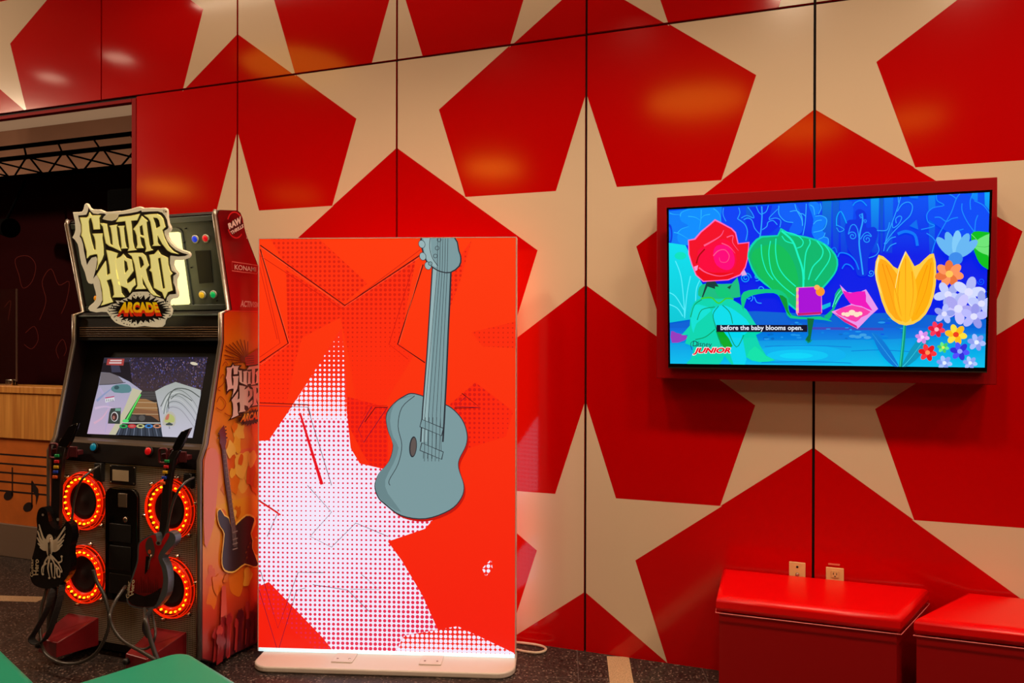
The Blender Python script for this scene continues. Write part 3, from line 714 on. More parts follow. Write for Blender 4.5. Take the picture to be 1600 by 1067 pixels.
# golden tulip tree and pale blossoms on the right
def flower(cx, cy, r, col, mid, n=6, a0=0.2, sq=0.9):
    lt = tuple(min(255, int(v + 34)) for v in col)
    for k in range(n):
        a = a0 + 2 * PI * k / n; A.ellipse(cx + r * 0.58 * math.cos(a), cy + r * 0.58 * sq * math.sin(a), r * 0.46, r * 0.30, col if k % 2 else lt, n=14, rot=a)
    A.ellipse(cx, cy, r * 0.27, r * 0.25, mid, n=12)
def leaf(pts, col, vein): A.poly(pts, col, smooth=3); A.stroke([pts[0], ((pts[1][0] + pts[-1][0]) / 2, (pts[1][1] + pts[-1][1]) / 2), pts[len(pts) // 2]], 1.0, vein, taper=True)
# a golden tulip on a stalk
A.stroke([(1413, 500), (1411, 530), (1406, 576)], 5.0, (0, 150, 120)); A.stroke([(1412, 500), (1410, 530), (1405, 576)], 1.2, (60, 220, 180))
leaf([(1408, 574), (1420, 548), (1440, 522), (1456, 512), (1448, 538), (1430, 562)], (0, 150, 190), (60, 220, 240)); leaf([(1404, 574), (1392, 550), (1376, 528), (1362, 520), (1372, 546), (1388, 566)], (0, 120, 214), (60, 190, 250))
A.poly([(1372, 452), (1366, 424), (1372, 398), (1388, 408), (1402, 420), (1414, 392), (1428, 416), (1444, 404), (1458, 396), (1462, 428), (1458, 462), (1446, 490), (1426, 506), (1404, 506), (1384, 488)], (255, 206, 70), smooth=2)
A.poly([(1376, 450), (1371, 426), (1375, 404), (1392, 416), (1406, 440), (1412, 470), (1408, 502), (1388, 486)], (255, 170, 20), smooth=2); A.poly([(1456, 402), (1458, 428), (1454, 460), (1443, 487), (1424, 502), (1420, 470), (1428, 440), (1442, 414)], (255, 176, 10), smooth=2)
A.poly([(1414, 398), (1426, 424), (1432, 456), (1428, 486), (1414, 504), (1400, 486), (1396, 456), (1402, 424)], (255, 190, 30), smooth=3)
for p in ([(1414, 404), (1414, 450), (1414, 500)], [(1405, 424), (1402, 460), (1408, 494)], [(1424, 424), (1426, 460), (1420, 494)], [(1378, 412), (1388, 450), (1400, 492)], [(1384, 414), (1398, 452), (1406, 492)], [(1454, 410), (1446, 452), (1430, 492)], [(1448, 414), (1436, 450), (1426, 490)]): A.stroke(p, 1.1, (246, 134, 0), taper=True)
A.stroke([(1372, 402), (1368, 430), (1376, 458)], 1.6, (255, 240, 180), taper=True); A.stroke([(1414, 394), (1404, 420), (1398, 450)], 1.6, (255, 240, 180), taper=True)
# leaves and blossoms at the right edge
leaf([(1516, 366), (1534, 362), (1556, 372), (1556, 420), (1534, 416), (1522, 396)], (0, 190, 30), (130, 236, 130)); leaf([(1552, 366), (1530, 372), (1520, 384), (1534, 396), (1556, 398)], (110, 230, 120), (30, 170, 60))
for a in (2.3, 1.9, 1.5, 1.1, 0.7): A.ellipse(1492 + 24 * math.cos(a), 404 - 24 * math.sin(a), 20, 7.5, (104, 184, 244) if a != 1.5 else (130, 204, 250), n=16, rot=-a)
A.ellipse(1492, 404, 11, 10, (60, 140, 236)); flower(1482, 428, 22, (236, 116, 60), (255, 200, 90), 7)
for cx, cy, r, c in ((1480, 460, 19, (164, 174, 240)), (1512, 456, 22, (178, 186, 246)), (1532, 474, 18, (158, 168, 238)), (1496, 482, 22, (172, 166, 242)), (1520, 494, 18, (152, 152, 236)), (1474, 490, 14, (150, 160, 238))): flower(cx, cy, r * 1.15, c, (226, 226, 255), 5, a0=cx * 0.3)
for cx, cy, r, c, m_ in ((1462, 514, 13, (226, 20, 56), (255, 180, 190)), (1440, 526, 11, (214, 140, 230), (255, 220, 255)), (1448, 550, 14, (232, 18, 26), (255, 150, 90)), (1492, 522, 17, (255, 190, 26), (240, 60, 30)), (1498, 548, 15, (48, 44, 220), (150, 170, 255)), (1524, 534, 14, (140, 158, 240), (230, 240, 255)), (1474, 566, 12, (130, 160, 244), (230, 240, 255)), (1514, 566, 11, (140, 165, 244), (230, 240, 255)), (1472, 542, 9, (70, 206, 100), (230, 240, 90))): flower(cx, cy, r, c, m_)
# caption and the channel's sign
A.poly([(1120, 507), (1261, 507), (1261, 518), (1120, 518)], (8, 10, 40))
A.text('before the baby blooms open.', [(1126.5, 507.6), (1254, 507.6), (1254, 517.3), (1126.5, 517.3)], (235, 240, 255), bold=0.018)
A.text('Disney', [(1083, 531.5), (1113, 533.5), (1113, 544), (1083, 543)], (12, 40, 70), bold=0.0, shear=0.15)
A.stroke([(1082, 546), (1080, 536), (1086, 532), (1092, 536), (1088, 541)], 0.8, (12, 40, 70))
A.text('JUNIOR', [(1083.5, 541.5), (1143.5, 541), (1143, 554), (1082.5, 554.5)], (255, 255, 255), bold=0.075, shear=0.25)
A.text('JUNIOR', [(1084.5, 542.5), (1142.5, 542), (1142, 553), (1083.5, 553.5)], (240, 14, 34), bold=0.05, shear=0.25)
A.build('picture', glow_attr('television_glow', 1.0), tv, 'bright blue cartoon garden picture with a red rose')
# ------------------------------------------------------------------ lit poster stand
pa = Plane((0, 0, 0.03), (0, 0, 1)).hit(401, 1023.5); pbb = Plane((0, 0, 0.03), (0, 0, 1)).hit(805, 1022.5)
ang = math.atan2(pbb.y - pa.y, pbb.x - pa.x)
ctr = (pa + pbb) / 2; LW = 1.304
ux = Vector((math.cos(math.radians(16.0)), math.sin(math.radians(16.0)), 0)); nx = Vector((ux.y, -ux.x, 0))
LP = Plane((ctr.x, ctr.y, 0), nx)
TP = 0.09                                           # panel thickness
e0 = LP.hit(403, 700); e1 = LP.hit(806.5, 700); z1 = (LP.hit(405.5, 368).z + LP.hit(807.5, 374).z) / 2; z0 = 0.032
LW = (e1 - e0).dot(ux); L0 = Vector((e0.x, e0.y, 0))
def lb(u, v, d=0.0): return L0 + ux * u + Vector((0, 0, v)) + nx * d
lbx = empty('poster_stand', lb(LW / 2, 0, -TP / 2), 'tall lit red poster stand with a grey guitar print on a pale rounded base', 'light box')
M_FRAME = pmat('silver_frame', (225, 205, 195), rough=0.3, metal=0.3)
M_BASE = pmat('cream_base', (218, 206, 196), rough=0.35)
M_EDGE = pmat('lit_edge', (215, 235, 240), rough=0.3, emit=(205, 240, 250), estr=0.8)
# base: rounded plate
zt1 = 0.03
pf = Plane((0, 0, zt1), (0, 0, 1)).hit(600, 1047); bd = (pf - lb(0, 0)).dot(nx)
bl_ = (Plane((0, 0, zt1), (0, 0, 1)).hit(397, 1032) - L0).dot(ux); br_ = (Plane((0, 0, zt1), (0, 0, 1)).hit(806.5, 1032) - L0).dot(ux)
pts = []
R_ = 0.09; dB0, dB1 = bd, -TP - 0.07
for cx, cd_, a0 in ((br_ - R_, dB0 - R_, 90), (br_ - R_, dB1 + R_, 0), (bl_ + R_, dB1 + R_, 270), (bl_ + R_, dB0 - R_, 180)):
    for k in range(8):
        a = math.radians(a0 - 90 * k / 7)
        pts.append(lb(cx + R_ * math.cos(a), 0.0005, cd_ + R_ * math.sin(a)))
mb = MB(); mb.prism(pts, (0, 0, zt1 - 0.0005), 0, 0.008, 3); mb.build('base', M_BASE, lbx)
for u0, u1 in ((514, 548), (654, 689)):
    a = Plane((0, 0, zt1), (0, 0, 1)).hit(u0, 1040); c = Plane((0, 0, zt1), (0, 0, 1)).hit(u1, 1040)
    ua, uc = (a - L0).dot(ux), (c - L0).dot(ux)
    fp = MB(); fp.prism([lb(ua, zt1 + 0.0005, 0.005), lb(ua, zt1 + 0.0005, bd * 0.62), lb(uc, zt1 + 0.0005, bd * 0.62), lb(uc, zt1 + 0.0005, 0.005)], (0, 0, 0.006), 0, 0.002)
    fo = fp.build('fixing_plate', M_BASE, lbx)
    for t in (0.22, 0.78): MB().lathe(lb(ua + (uc - ua) * t, zt1 + 0.0066, bd * 0.42), (0, 0, 1), [(0.006, 0), (0.006, 0.0012), (0.003, 0.002)], 0, 10).build('screw', M_CHROME, fo)
# frame: a slim box with lit lower edge
mb = MB()
for (u0, u1, v0, v1) in ((0, 0.004, z0, z1), (LW - 0.004, LW, z0, z1), (0.004, LW - 0.004, z1 - 0.004, z1)):
    mb.prism([lb(u0, v0, 0), lb(u1, v0, 0), lb(u1, v1, 0), lb(u0, v1, 0)], nx * -TP)
mb.build('frame', M_FRAME, lbx)
mb = MB(); mb.prism([lb(0.006, z0, 0), lb(LW - 0.006, z0, 0), lb(LW - 0.006, z0 + 0.016, 0), lb(0.006, z0 + 0.016, 0)], nx * -TP); mb.build('lit_strip', M_EDGE, lbx, 'pale glowing strip along the foot of the poster')
mb = MB(); mb.prism([lb(0.0065, z0 + 0.017, -0.004), lb(LW - 0.0065, z0 + 0.017, -0.004), lb(LW - 0.0065, z1 - 0.0065, -0.004), lb(0.0065, z1 - 0.0065, -0.004)], nx * -(TP - 0.008)); mb.build('core', M_WHITE, lbx)
CELL = 0.0238
HT = halftone_mat('poster_glow', 1.0, CELL)
def lbinv(u, v):
    p = lb(u, v, -0.003) - CAM
    return (800 + FPX * p.dot(CR) / p.dot(CF), 533.5 - FPX * p.dot(CU) / p.dot(CF))
LPP = Plane(lb(0, 0, -0.0035), nx)
def uvp(p):
    h = LPP.hit(p[0], p[1]); d = h - L0
    return (d.dot(ux) + 5, d.z + 5)
quad = [lbinv(0.0042, z1 - 0.0042), lbinv(LW - 0.0042, z1 - 0.0042), lbinv(LW - 0.0042, z0 + 0.017), lbinv(0.0042, z0 + 0.017)]
A = Art(lambda x, y: LPP.hit(x, y), nx, clip=quad, step=0.00005, uv=uvp)
Y4, Y5 = zt(380, 350, 3.5556), zt(380, 620, 2.387)
REDP = (252, 44, 8); DOTR = (218, 26, 6)
A.poly([(390, 360), (820, 360), (820, 1035), (390, 1035)], (255, 56, 6), col2=(244, 26, 10))
def grad(x0, y0, x1, y1, r0, r1):
    dx, dy = x1 - x0, y1 - y0; L = dx * dx + dy * dy
    return lambda p: max(0.0, r0 + (r1 - r0) * max(0, min(1, ((p[0] - x0) * dx + (p[1] - y0) * dy) / L)))
def grid_poly(pts, col, dot, rad, n=10):
    """patch cut into strips so that the dot size can change across it"""
    ys = [p[1] for p in pts]; xs = [p[0] for p in pts]; y0, y1, x0, x1 = min(ys), max(ys), min(xs), max(xs)
    A.up()
    for i in range(n):
        for j in range(n):
            q = [(x0 + (x1 - x0) * j / n, y0 + (y1 - y0) * i / n), (x0 + (x1 - x0) * (j + 1) / n, y0 + (y1 - y0) * i / n), (x0 + (x1 - x0) * (j + 1) / n, y0 + (y1 - y0) * (i + 1) / n), (x0 + (x1 - x0) * j / n, y0 + (y1 - y0) * (i + 1) / n)]
            A.poly(clip_poly(pts, q), col, dot=dot, rad=rad, lift=False)
# darker red dot screens
grid_poly(Y4([(150, 80), (420, 80), (690, 330), (560, 440), (240, 240)]), (252, 46, 8), DOTR, grad(*Y4([(280, 110)])[0], *Y4([(600, 380)])[0], 0.26, 0.30))
grid_poly(Y4([(230, 250), (560, 452), (960, 190), (870, 660), (945, 735), (760, 1040), (640, 1067), (580, 700), (540, 520), (310, 640)]), (252, 42, 8), DOTR, grad(*Y4([(600, 420)])[0], *Y4([(700, 820)])[0], 0.33, 0.05))
grid_poly(Y4([(240, 300), (330, 620), (290, 760), (240, 1000), (92, 990), (92, 770), (250, 662)]), (252, 42, 8), DOTR, grad(*Y4([(300, 500)])[0], *Y4([(100, 960)])[0], 0.36, 0.12))
grid_poly(Y4([(1130, 260), (1210, 170), (1270, 90), (1200, 330), (1150, 460)]), (252, 44, 8), DOTR, grad(*Y4([(1150, 300)])[0], *Y4([(1270, 120)])[0], 0.3, 0.15))
grid_poly(Y4([(1270, 600), (1520, 540), (1520, 690), (1330, 680)]), (250, 42, 8), DOTR, lambda p: 0.16)
grid_poly(Y4([(1150, 1000), (1290, 880), (1500, 1040), (1460, 1180), (1200, 1260)]), (250, 36, 8), (214, 20, 14), grad(*Y4([(1200, 980)])[0], *Y4([(1480, 1200)])[0], 0.36, 0.1))
grid_poly(Y5([(390, 0), (540, 40), (540, 260), (500, 300), (440, 200), (390, 100)]), (248, 32, 8), (226, 20, 14), lambda p: 0.34)
# big white star screen
WH = (246, 232, 250); RD = (232, 36, 74)
star = [(534, 514), (539, 570), (541.5, 640), (548, 700), (562, 724), (640, 742), (716, 768), (664, 826), (606, 846), (628, 876), (660, 930), (700, 1019), (522, 1019), (505, 997), (420, 909), (402, 917), (402, 689), (420, 688), (446, 650), (480, 598)]
def srad(p):
    d = math.hypot(p[0] - 500, p[1] - 800) / 190
    return 0.14 + 0.2 * min(1.4, d)
grid_poly([p for p in star], WH, RD, srad, 14)
# its tip thins out to white dots on red
tip = [(534, 512), (539, 570), (542, 655), (444, 655), (480, 598)]
grid_poly(tip, (254, 44, 14), WH, grad(534, 512, 520, 655, 0.02, 0.52), 12)
grid_poly([(402, 917), (420, 909), (505, 997), (522, 1019), (500, 1019), (402, 940)], (244, 30, 14), RD, lambda p: 0.2, 6)
grid_poly(Y5([(600, 890), (800, 855), (1010, 955), (1010, 965), (560, 965)]), (244, 30, 14), WH, grad(*Y5([(800, 850)])[0], *Y5([(800, 960)])[0], 0.3, 0.52), 10)
grid_poly(Y5([(890, 640), (925, 605), (930, 640), (905, 670)]), (244, 30, 14), WH, lambda p: 0.4, 4)
# drawn star outlines
K = (70, 6, 10); RL = (255, 100, 60)
for pl, w in (([(95, 118), (565, 452), (985, 172)], 1.7), ([(95, 140), (250, 662), (92, 770)], 1.7), ([(1000, 225), (858, 668), (1010, 770)], 1.7), ([(92, 993), (360, 1003), (375, 1067)], 1.2), ([(675, 1100), (735, 1018), (800, 1018)], 1.2), ([(1175, 1022), (1318, 1020), (1215, 940)], 1.2)):
    A.stroke(Y4(pl), w, K, smooth=0)
for pl in ([(92, 175), (545, 470), (985, 142)], [(92, 165), (205, 662), (92, 740)], [(945, 230), (810, 668), (915, 750)], [(92, 240), (190, 640)], [(670, 1067), (690, 1010), (800, 1008)]):
    A.stroke(Y4(pl), 0.8, (196, 14, 10), smooth=0)
for pl in ([(100, 128), (560, 462), (985, 182)], [(104, 160), (258, 664), (96, 782)], [(990, 232), (866, 668)]):
    A.stroke(Y4(pl), 0.5, RL, smooth=0)
A.poly(Y5([(208, 60), (216, 60), (300, 325), (288, 328)]), (232, 16, 30))
for pl, w in (([(60, 33), (240, 38), (330, 330)], 0.9), ([(50, 652), (66, 652), (130, 862), (205, 654), (300, 655)], 0.9), ([(50, 378), (130, 430), (90, 520)], 0.9), ([(260, 700), (390, 720), (470, 800)], 0.8), ([(240, 330), (330, 430), (250, 520), (330, 560), (420, 470), (540, 520)], 0.8), ([(480, 36), (430, 120), (450, 170), (540, 36)], 0.8), ([(880, 40), (790, 36), (830, 0)], 0.8), ([(130, 950), (200, 720), (235, 712)], 0.7), ([(60, 720), (130, 950)], 0.7), ([(440, 660), (510, 718), (400, 716)], 0.7)):
    A.stroke(Y5(pl), w, (60, 10, 50), smooth=0)
A.stroke(Y5([(55, 385), (140, 440)]), 2.2, (238, 30, 24), smooth=0)
# the grey guitar
INK = (40, 44, 52); GREY = (122, 152, 156); GR2 = (104, 132, 136)
body = Y5([(560, 30), (535, 70), (541, 125), (560, 180), (545, 240), (508, 285), (493, 330), (505, 372), (528, 396), (590, 440), (680, 452), (770, 420), (812, 376), (822, 330), (803, 268), (805, 232), (830, 180), (833, 135), (815, 85), (775, 42), (730, 22), (640, -10), (600, 0)])
A.poly([(x + 3, y + 5) for x, y in body], (196, 18, 8), smooth=4)
A.poly([(x + (x - 662) * 0.018, y + (y - 710) * 0.018) for x, y in body], INK, smooth=4)
A.poly(body, GREY, smooth=4)
A.poly(Y5([(640, -6), (590, 8), (560, 36), (548, 90), (560, 150), (580, 190), (560, 250), (530, 310), (540, 360), (590, 430), (528, 396), (500, 360), (495, 325), (510, 285), (548, 235), (560, 180), (541, 125), (535, 70), (560, 28), (600, 0)]), GR2, smooth=2)
A.stroke(Y5([(640, -4), (592, 40), (578, 110), (592, 180), (578, 250), (545, 310), (548, 330)]), 1.0, INK)
neck = Y4([(1055, 240), (1150, 262), (1143, 430), (1135, 600), (1125, 850), (1112, 1100), (1105, 1210), (990, 1210), (1000, 1040), (1025, 720), (1045, 400)])
A.poly([(x + (2.6 if x > 688 else -2.0), y) for x, y in neck], INK); A.poly(neck, GREY)
A.poly(Y4([(1055, 240), (1078, 250), (1052, 600), (1030, 1000), (1020, 1210), (992, 1210), (1000, 1040), (1025, 720), (1045, 400)]), (148, 176, 178))
head = Y4([(1000, 60), (1160, 60), (1195, 150), (1206, 190), (1197, 232), (1150, 266), (1100, 262), (1060, 242), (1022, 205), (1002, 150)])
A.poly([(x + (x - 691) * 0.08, y + (y - 395) * 0.06) for x, y in head], INK, smooth=2); A.poly(head, GREY, smooth=2)
A.poly(Y4([(1002, 70), (1040, 70), (1044, 150), (1062, 205), (1078, 240), (1040, 222), (1010, 170)]), (150, 178, 180), smooth=2); A.stroke(Y4([(1040, 72), (1036, 130), (1052, 190), (1082, 232)]), 0.9, INK)
for x, y in ((993, 112), (998, 180), (1027, 232)): A.ellipse(*Y4([(x, y)])[0], 5.4, 6.6, INK, rot=-0.3); A.ellipse(*Y4([(x, y)])[0], 4.6, 5.8, (150, 178, 180), rot=-0.3)
for x, y in ((1089, 88), (1078, 134), (1068, 178), (1040, 220)): A.ellipse(*Y4([(x, y)])[0], 3.4, 3.4, INK); A.ellipse(*Y4([(x, y)])[0], 2.6, 2.6, GREY)
for x0, x1 in ((1082, 1010), (1096, 1030), (1110, 1052), (1124, 1074), (1138, 1096)):
    a = Y4([(x0, 80)])[0]; b_ = Y4([(x0 - 4, 260)])[0]; c_ = Y5([((x1 - 1010) * 0.78 + 672, 230)])[0]
    A.stroke([a, b_, Y4([(x1, 1060)])[0], c_], 0.7, INK, smooth=0)
for y in (82, 170):
    for col, g in ((INK, 0), (GREY, 1.2)):
        A.poly([(x, yy) for x, yy in ((Y5([(665, y)])[0][0] + g, Y5([(665, y)])[0][1] + g), (Y5([(748, y + 34)])[0][0] - g, Y5([(748, y + 34)])[0][1] + g * 0.6), (Y5([(742, y + 64)])[0][0] - g, Y5([(742, y + 64)])[0][1] - g), (Y5([(658, y + 30)])[0][0] + g, Y5([(658, y + 30)])[0][1] - g * 0.6))], col)
for k in range(5): A.stroke(Y5([(680 + 14 * k, 76), (676 + 13.5 * k, 240)]), 0.7, INK, smooth=0)
A.ellipse(*Y5([(634, 186)])[0], 6.0, 16.5, INK, rot=0.08); A.ellipse(*Y5([(635, 186)])[0], 4.4, 14.5, (96, 84, 80), rot=0.08)
A.build('poster_print', HT, lbx, 'glowing red print of drawn stars and a grey guitar', halftone=True)
# the print on the back, lit as well
B0 = Plane(lb(0, 0, -TP + 0.0035), -nx)
def bp_(u, v): return lb(u, v, -TP + 0.0035)
B = Art(bp_, -nx, step=0.00006, uv=lambda p: (p[0] + 5, p[1] + 5), clip=[(0.006, z0 + 0.017), (LW - 0.006, z0 + 0.017), (LW - 0.006, z1 - 0.006), (0.006, z1 - 0.006)])
B.poly([(0, 0), (LW, 0), (LW, 3), (0, 3)], (255, 56, 6))
for pts in ([(LW, 1.20), (LW - 0.14, 1.02), (LW - 0.5, 0.9), (LW - 0.2, 0.72), (LW, 0.78)], [(LW, 0.56), (LW - 0.12, 0.44), (LW - 0.3, 0.1), (LW, 0.3)], [(0.7, 1.6), (0.8, 0.9), (1.1, 0.7), (0.7, 0.5), (0.6, 0.1), (0.3, 0.4), (0.0, 0.3), (0.2, 0.7), (0.0, 1.0), (0.5, 1.0)]):
    B.poly(pts, WH, dot=RD, rad=0.26)
B.build('back_print', halftone_mat('back_glow', 1.5, CELL), lbx, 'glowing red and white dotted print on the back', halftone=True)
# white lead running out behind the stand
g = lambda x, y: Plane((0, 0, 0.012), (0, 0, 1)).hit(x, y)
path2 = catmull([tuple(g(*p))[:2] for p in ((790, 1001), (815, 1003), (840, 1006.5), (852, 1011), (850, 1016), (838, 1018.5), (820, 1016.5), (806, 1013.5), (796, 1011))], False, 6)
tag(MB().tube([(x, y, 0.008) for x, y in path2], 0.007, 0, 8).build('power_lead', pmat('white_cord', (220, 200, 175), rough=0.5)), 'white power cord looped on the floor beside the poster stand', 'cord')
# ------------------------------------------------------------------ arcade machine
XL, XR, ST = -3.57, -2.58, 0.022
PROF = [(2.885, 0.085), (2.885, 1.036), (2.922, 1.107), (3.03, 1.600), (3.03, 1.744), (3.088, 1.765), (2.985, 2.225), (2.995, 2.248), (3.012, 2.254), (3.128, 2.270), (3.150, 2.262), (3.168, 2.236), (3.20, 2.16), (3.30, 2.0), (3.40, 1.84), (3.50, 1.72), (3.70, 1.62), (3.735, 1.58), (3.735, 0.012), (3.285, 0.010), (2.975, 0.030)]
arc = empty('arcade_machine', ((XL + XR) / 2, 3.32, 0), 'guitar arcade cabinet with lit logo sign, glowing red speaker rings and flame side art', 'arcade machine')
M_CAB = pmat('cabinet_black', (16, 14, 14), rough=0.5)
M_SIDEP = pmat('side_panel_black', (26, 10, 10), rough=0.4)
M_MOLD = pmat('edge_moulding', (156, 146, 136), rough=0.3, metal=0.8)
M_MARQ = pmat('marquee_grey', (84, 96, 94), rough=0.4, bump=0.1, bscale=300)
M_STEEL = pmat('grey_lip', (92, 78, 68), rough=0.4, metal=0.3)
sides = []
for x in (XL, XR - ST):
    mb = MB(); mb.prism([(x, y, z) for y, z in PROF], (ST, 0, 0), 0); s = mb.build('side_panel', M_SIDEP, arc); sides.append(s)
    mb = MB(); mb.tube([(x + ST / 2, y - 0.004, z) for y, z in PROF[:8]], 0.0125, 0, 8); mb.build('edge_moulding', M_MOLD, s, 'worn metal edging')
xi0, xi1 = XL + ST + 0.001, XR - ST - 0.001
# carcass behind the fronts
mb = MB(); mb.prism([(xi0, y, z) for y, z in ((2.935, 0.05), (2.935, 1.02), (2.97, 1.07), (3.15, 1.07), (3.15, 1.62), (3.12, 1.74), (3.17, 1.76), (3.06, 2.2), (3.12, 2.23), (3.30, 1.95), (3.6, 1.6), (3.72, 1.5), (3.72, 0.05))], (xi1 - xi0, 0, 0), 0); mb.build('carcass', M_CAB, arc)
mb = MB(); mb.prism([(xi0, y, z) for y, z in ((2.99, 2.2325), (3.01, 2.248), (3.13, 2.264), (3.15, 2.250))], (xi1 - xi0, 0, 0), 0); mb.build('top_panel', M_CAB, arc)
# --- marquee head
mp0 = Vector((0, 3.098, 1.765)); mp1 = Vector((0, 3.0, 2.23)); mu = (mp1 - mp0).normalized(); mn = Vector((0, -mu.z, mu.y))
MP = Plane(mp0, mn)
def mq(x, v, d=0.0): return Vector((x, 0, 0)) + mp0 + mu * v + mn * d
MH = (mp1 - mp0).length
mb = MB(); mb.prism([mq(xi0, 0), mq(xi1, 0), mq(xi1, MH), mq(xi0, MH)], mn * -0.02, 0); marq = mb.build('marquee_panel', M_MARQ, arc)
mb = MB()
for v0, v1 in ((MH - 0.03, MH - 0.002), (0.002, 0.03)): mb.prism([mq(xi0 + 0.004, v0, 0.0005), mq(xi1 - 0.004, v0, 0.0005), mq(xi1 - 0.004, v1, 0.0005), mq(xi0 + 0.004, v1, 0.0005)], mn * 0.012, 0, 0.003)
mb.build('retainer', M_MARQ, marq)
fr = [MP.hit(x, y) for x, y in ((166, 361), (276, 355), (282, 357), (286, 363), (303, 474), (301, 480), (296, 483), (190, 488))]
mb = MB(); mb.prism([p + mn * 0.0005 for p in fr], mn * 0.008, 0, 0.002); mb.build('light_frame', M_MARQ, marq)
lp_ = [MP.hit(x, y, 0.012) for x, y in ((176, 367), (278, 362.5), (281.5, 364), (296.5, 473), (295, 475.5), (196, 480))]
M_LIT = pmat('lit_acrylic', (235, 232, 165), rough=0.4, emit=(250, 244, 172), estr=1.05)
mb = MB(); mb.prism([p - mn * 0.003 for p in lp_], mn * 0.003, 0); mb.build('light_panel', M_LIT, marq, 'lit cream panel behind the logo sign')
gq = [MP.hit(x, y) for x, y in ((305.5, 392), (328.5, 391), (333, 441), (312, 443))]
mb = MB(); mb.prism([p + mn * 0.0005 for p in gq], mn * 0.003, 0); mb.build('grille_plate', pmat('grille_black', (20, 21, 16), rough=0.7), marq)
for x, y in ((289, 357), (287, 378), (298, 418), (296, 462), (308, 483), (331, 345), (338, 470)):
    mb = MB(); mb.lathe(MP.hit(x, y, 0.0085), mn, [(0.0035, -0.008), (0.0035, 0.001), (0.0015, 0.0016)], 0, 8); mb.build('screw', M_CAB, marq)
def button(par, pl, x, y, r, col, ring, name='button', glow=0.0, off=0.0):
    c = pl.hit(x, y, off); n = pl.n
    mb = MB(); mb.lathe(c, n, [(r, 0.0006), (r, 0.006), (r * 0.8, 0.009), (r * 0.72, 0.008)], 0, 20)
    b = mb.build(name, ring, par)
    mb = MB(); mb.lathe(c, n, [(r * 0.71, 0.0065), (r * 0.71, 0.012), (r * 0.5, 0.015), (0.0, 0.016)], 0, 20)
    mb.build('button_cap', pmat('button_' + name, col, rough=0.3, emit=col if glow else None, estr=glow), b)
    return b
M_RIM = pmat('white_rim', (215, 220, 205), rough=0.35)
button(marq, MP, 306, 373.5, 0.021, (20, 60, 230), M_RIM, 'button', 0.5); button(marq, MP, 322.5, 372.5, 0.021, (225, 16, 30), M_RIM, 'button', 0.5)
button(marq, MP, 317, 460.5, 0.021, (226, 176, 30), M_RIM, 'button', 0.5); button(marq, MP, 334.5, 460, 0.021, (10, 180, 90), M_RIM, 'button', 0.5)
button(marq, MP, 152.5, 466, 0.021, (226, 140, 20), M_CAB, 'button', 0.4)
# --- the logo sign
Z1, Z2, Z3, Z4 = zt(105, 310, 9.7), zt(190, 310, 9.7), zt(105, 390, 8.89), zt(190, 390, 8.534)
PLATE = Z1([(128, 215), (200, 214), (262, 205), (288, 165), (303, 98), (320, 82), (340, 92), (365, 140), (402, 172), (470, 174), (525, 174), (575, 195), (605, 212), (700, 206), (820, 195)]) + Z2([(0, 200), (100, 184), (200, 158), (270, 134), (300, 130), (330, 138), (360, 152), (470, 146), (600, 155), (680, 149), (706, 162), (715, 200), (718, 290), (735, 380), (762, 430), (768, 456), (755, 490), (715, 520), (722, 580), (765, 655), (850, 735), (950, 785), (1040, 814), (1060, 840), (1058, 866), (1035, 892), (960, 918)]) + \
    Z4([(828, 128), (740, 126), (706, 150), (702, 205), (730, 268), (768, 312), (765, 348), (742, 395), (745, 500), (768, 560), (770, 612), (752, 635), (690, 645), (658, 668), (650, 705), (662, 750), (685, 795), (682, 850), (655, 890), (605, 915), (588, 945), (580, 990), (555, 1018), (500, 1022), (420, 1018), (330, 1005), (200, 1022), (80, 1010)]) + \
    Z3([(750, 1024), (700, 1000), (650, 950), (610, 885), (580, 855), (500, 852), (430, 860), (350, 842), (328, 812), (345, 780), (400, 735), (435, 690), (440, 640), (430, 580), (410, 510), (396, 455), (360, 465), (330, 455), (310, 420), (282, 310), (232, 190), (212, 90)]) + Z1([(218, 776), (200, 690), (160, 625), (120, 588), (148, 540), (165, 480), (158, 350)])
INKP = Z1([(165, 258), (240, 252), (290, 245), (312, 200), (325, 133), (350, 185), (398, 228), (470, 236), (500, 226), (560, 228), (592, 245), (555, 275), (535, 312), (600, 330), (680, 340), (740, 320), (770, 285), (782, 245), (840, 236)]) + Z2([(0, 240), (140, 222), (240, 202), (296, 180), (306, 205), (430, 198), (550, 195), (615, 215), (655, 260), (690, 330), (700, 400), (712, 432), (700, 460), (648, 490), (650, 540), (690, 640), (745, 715), (820, 780), (920, 825), (1012, 850), (960, 872), (860, 880), (748, 866)]) + \
    Z4([(648, 85), (645, 180), (668, 278), (735, 316), (690, 352), (690, 440), (716, 500), (728, 590), (640, 598), (604, 640), (592, 715), (560, 660), (490, 640), (430, 625), (385, 590), (350, 560), (250, 558), (150, 566), (128, 590), (90, 635), (20, 660)]) + \
    Z3([(775, 690), (740, 712), (670, 705), (700, 745), (620, 755), (560, 785), (480, 805), (405, 822), (455, 770), (488, 700), (480, 600), (455, 450), (432, 372), (402, 352), (360, 405), (385, 320), (405, 230), (418, 130), (402, 96), (340, 112), (300, 165), (275, 215), (255, 120)]) + Z1([(255, 800), (242, 700), (215, 610), (190, 575), (210, 500), (205, 400), (182, 330)])
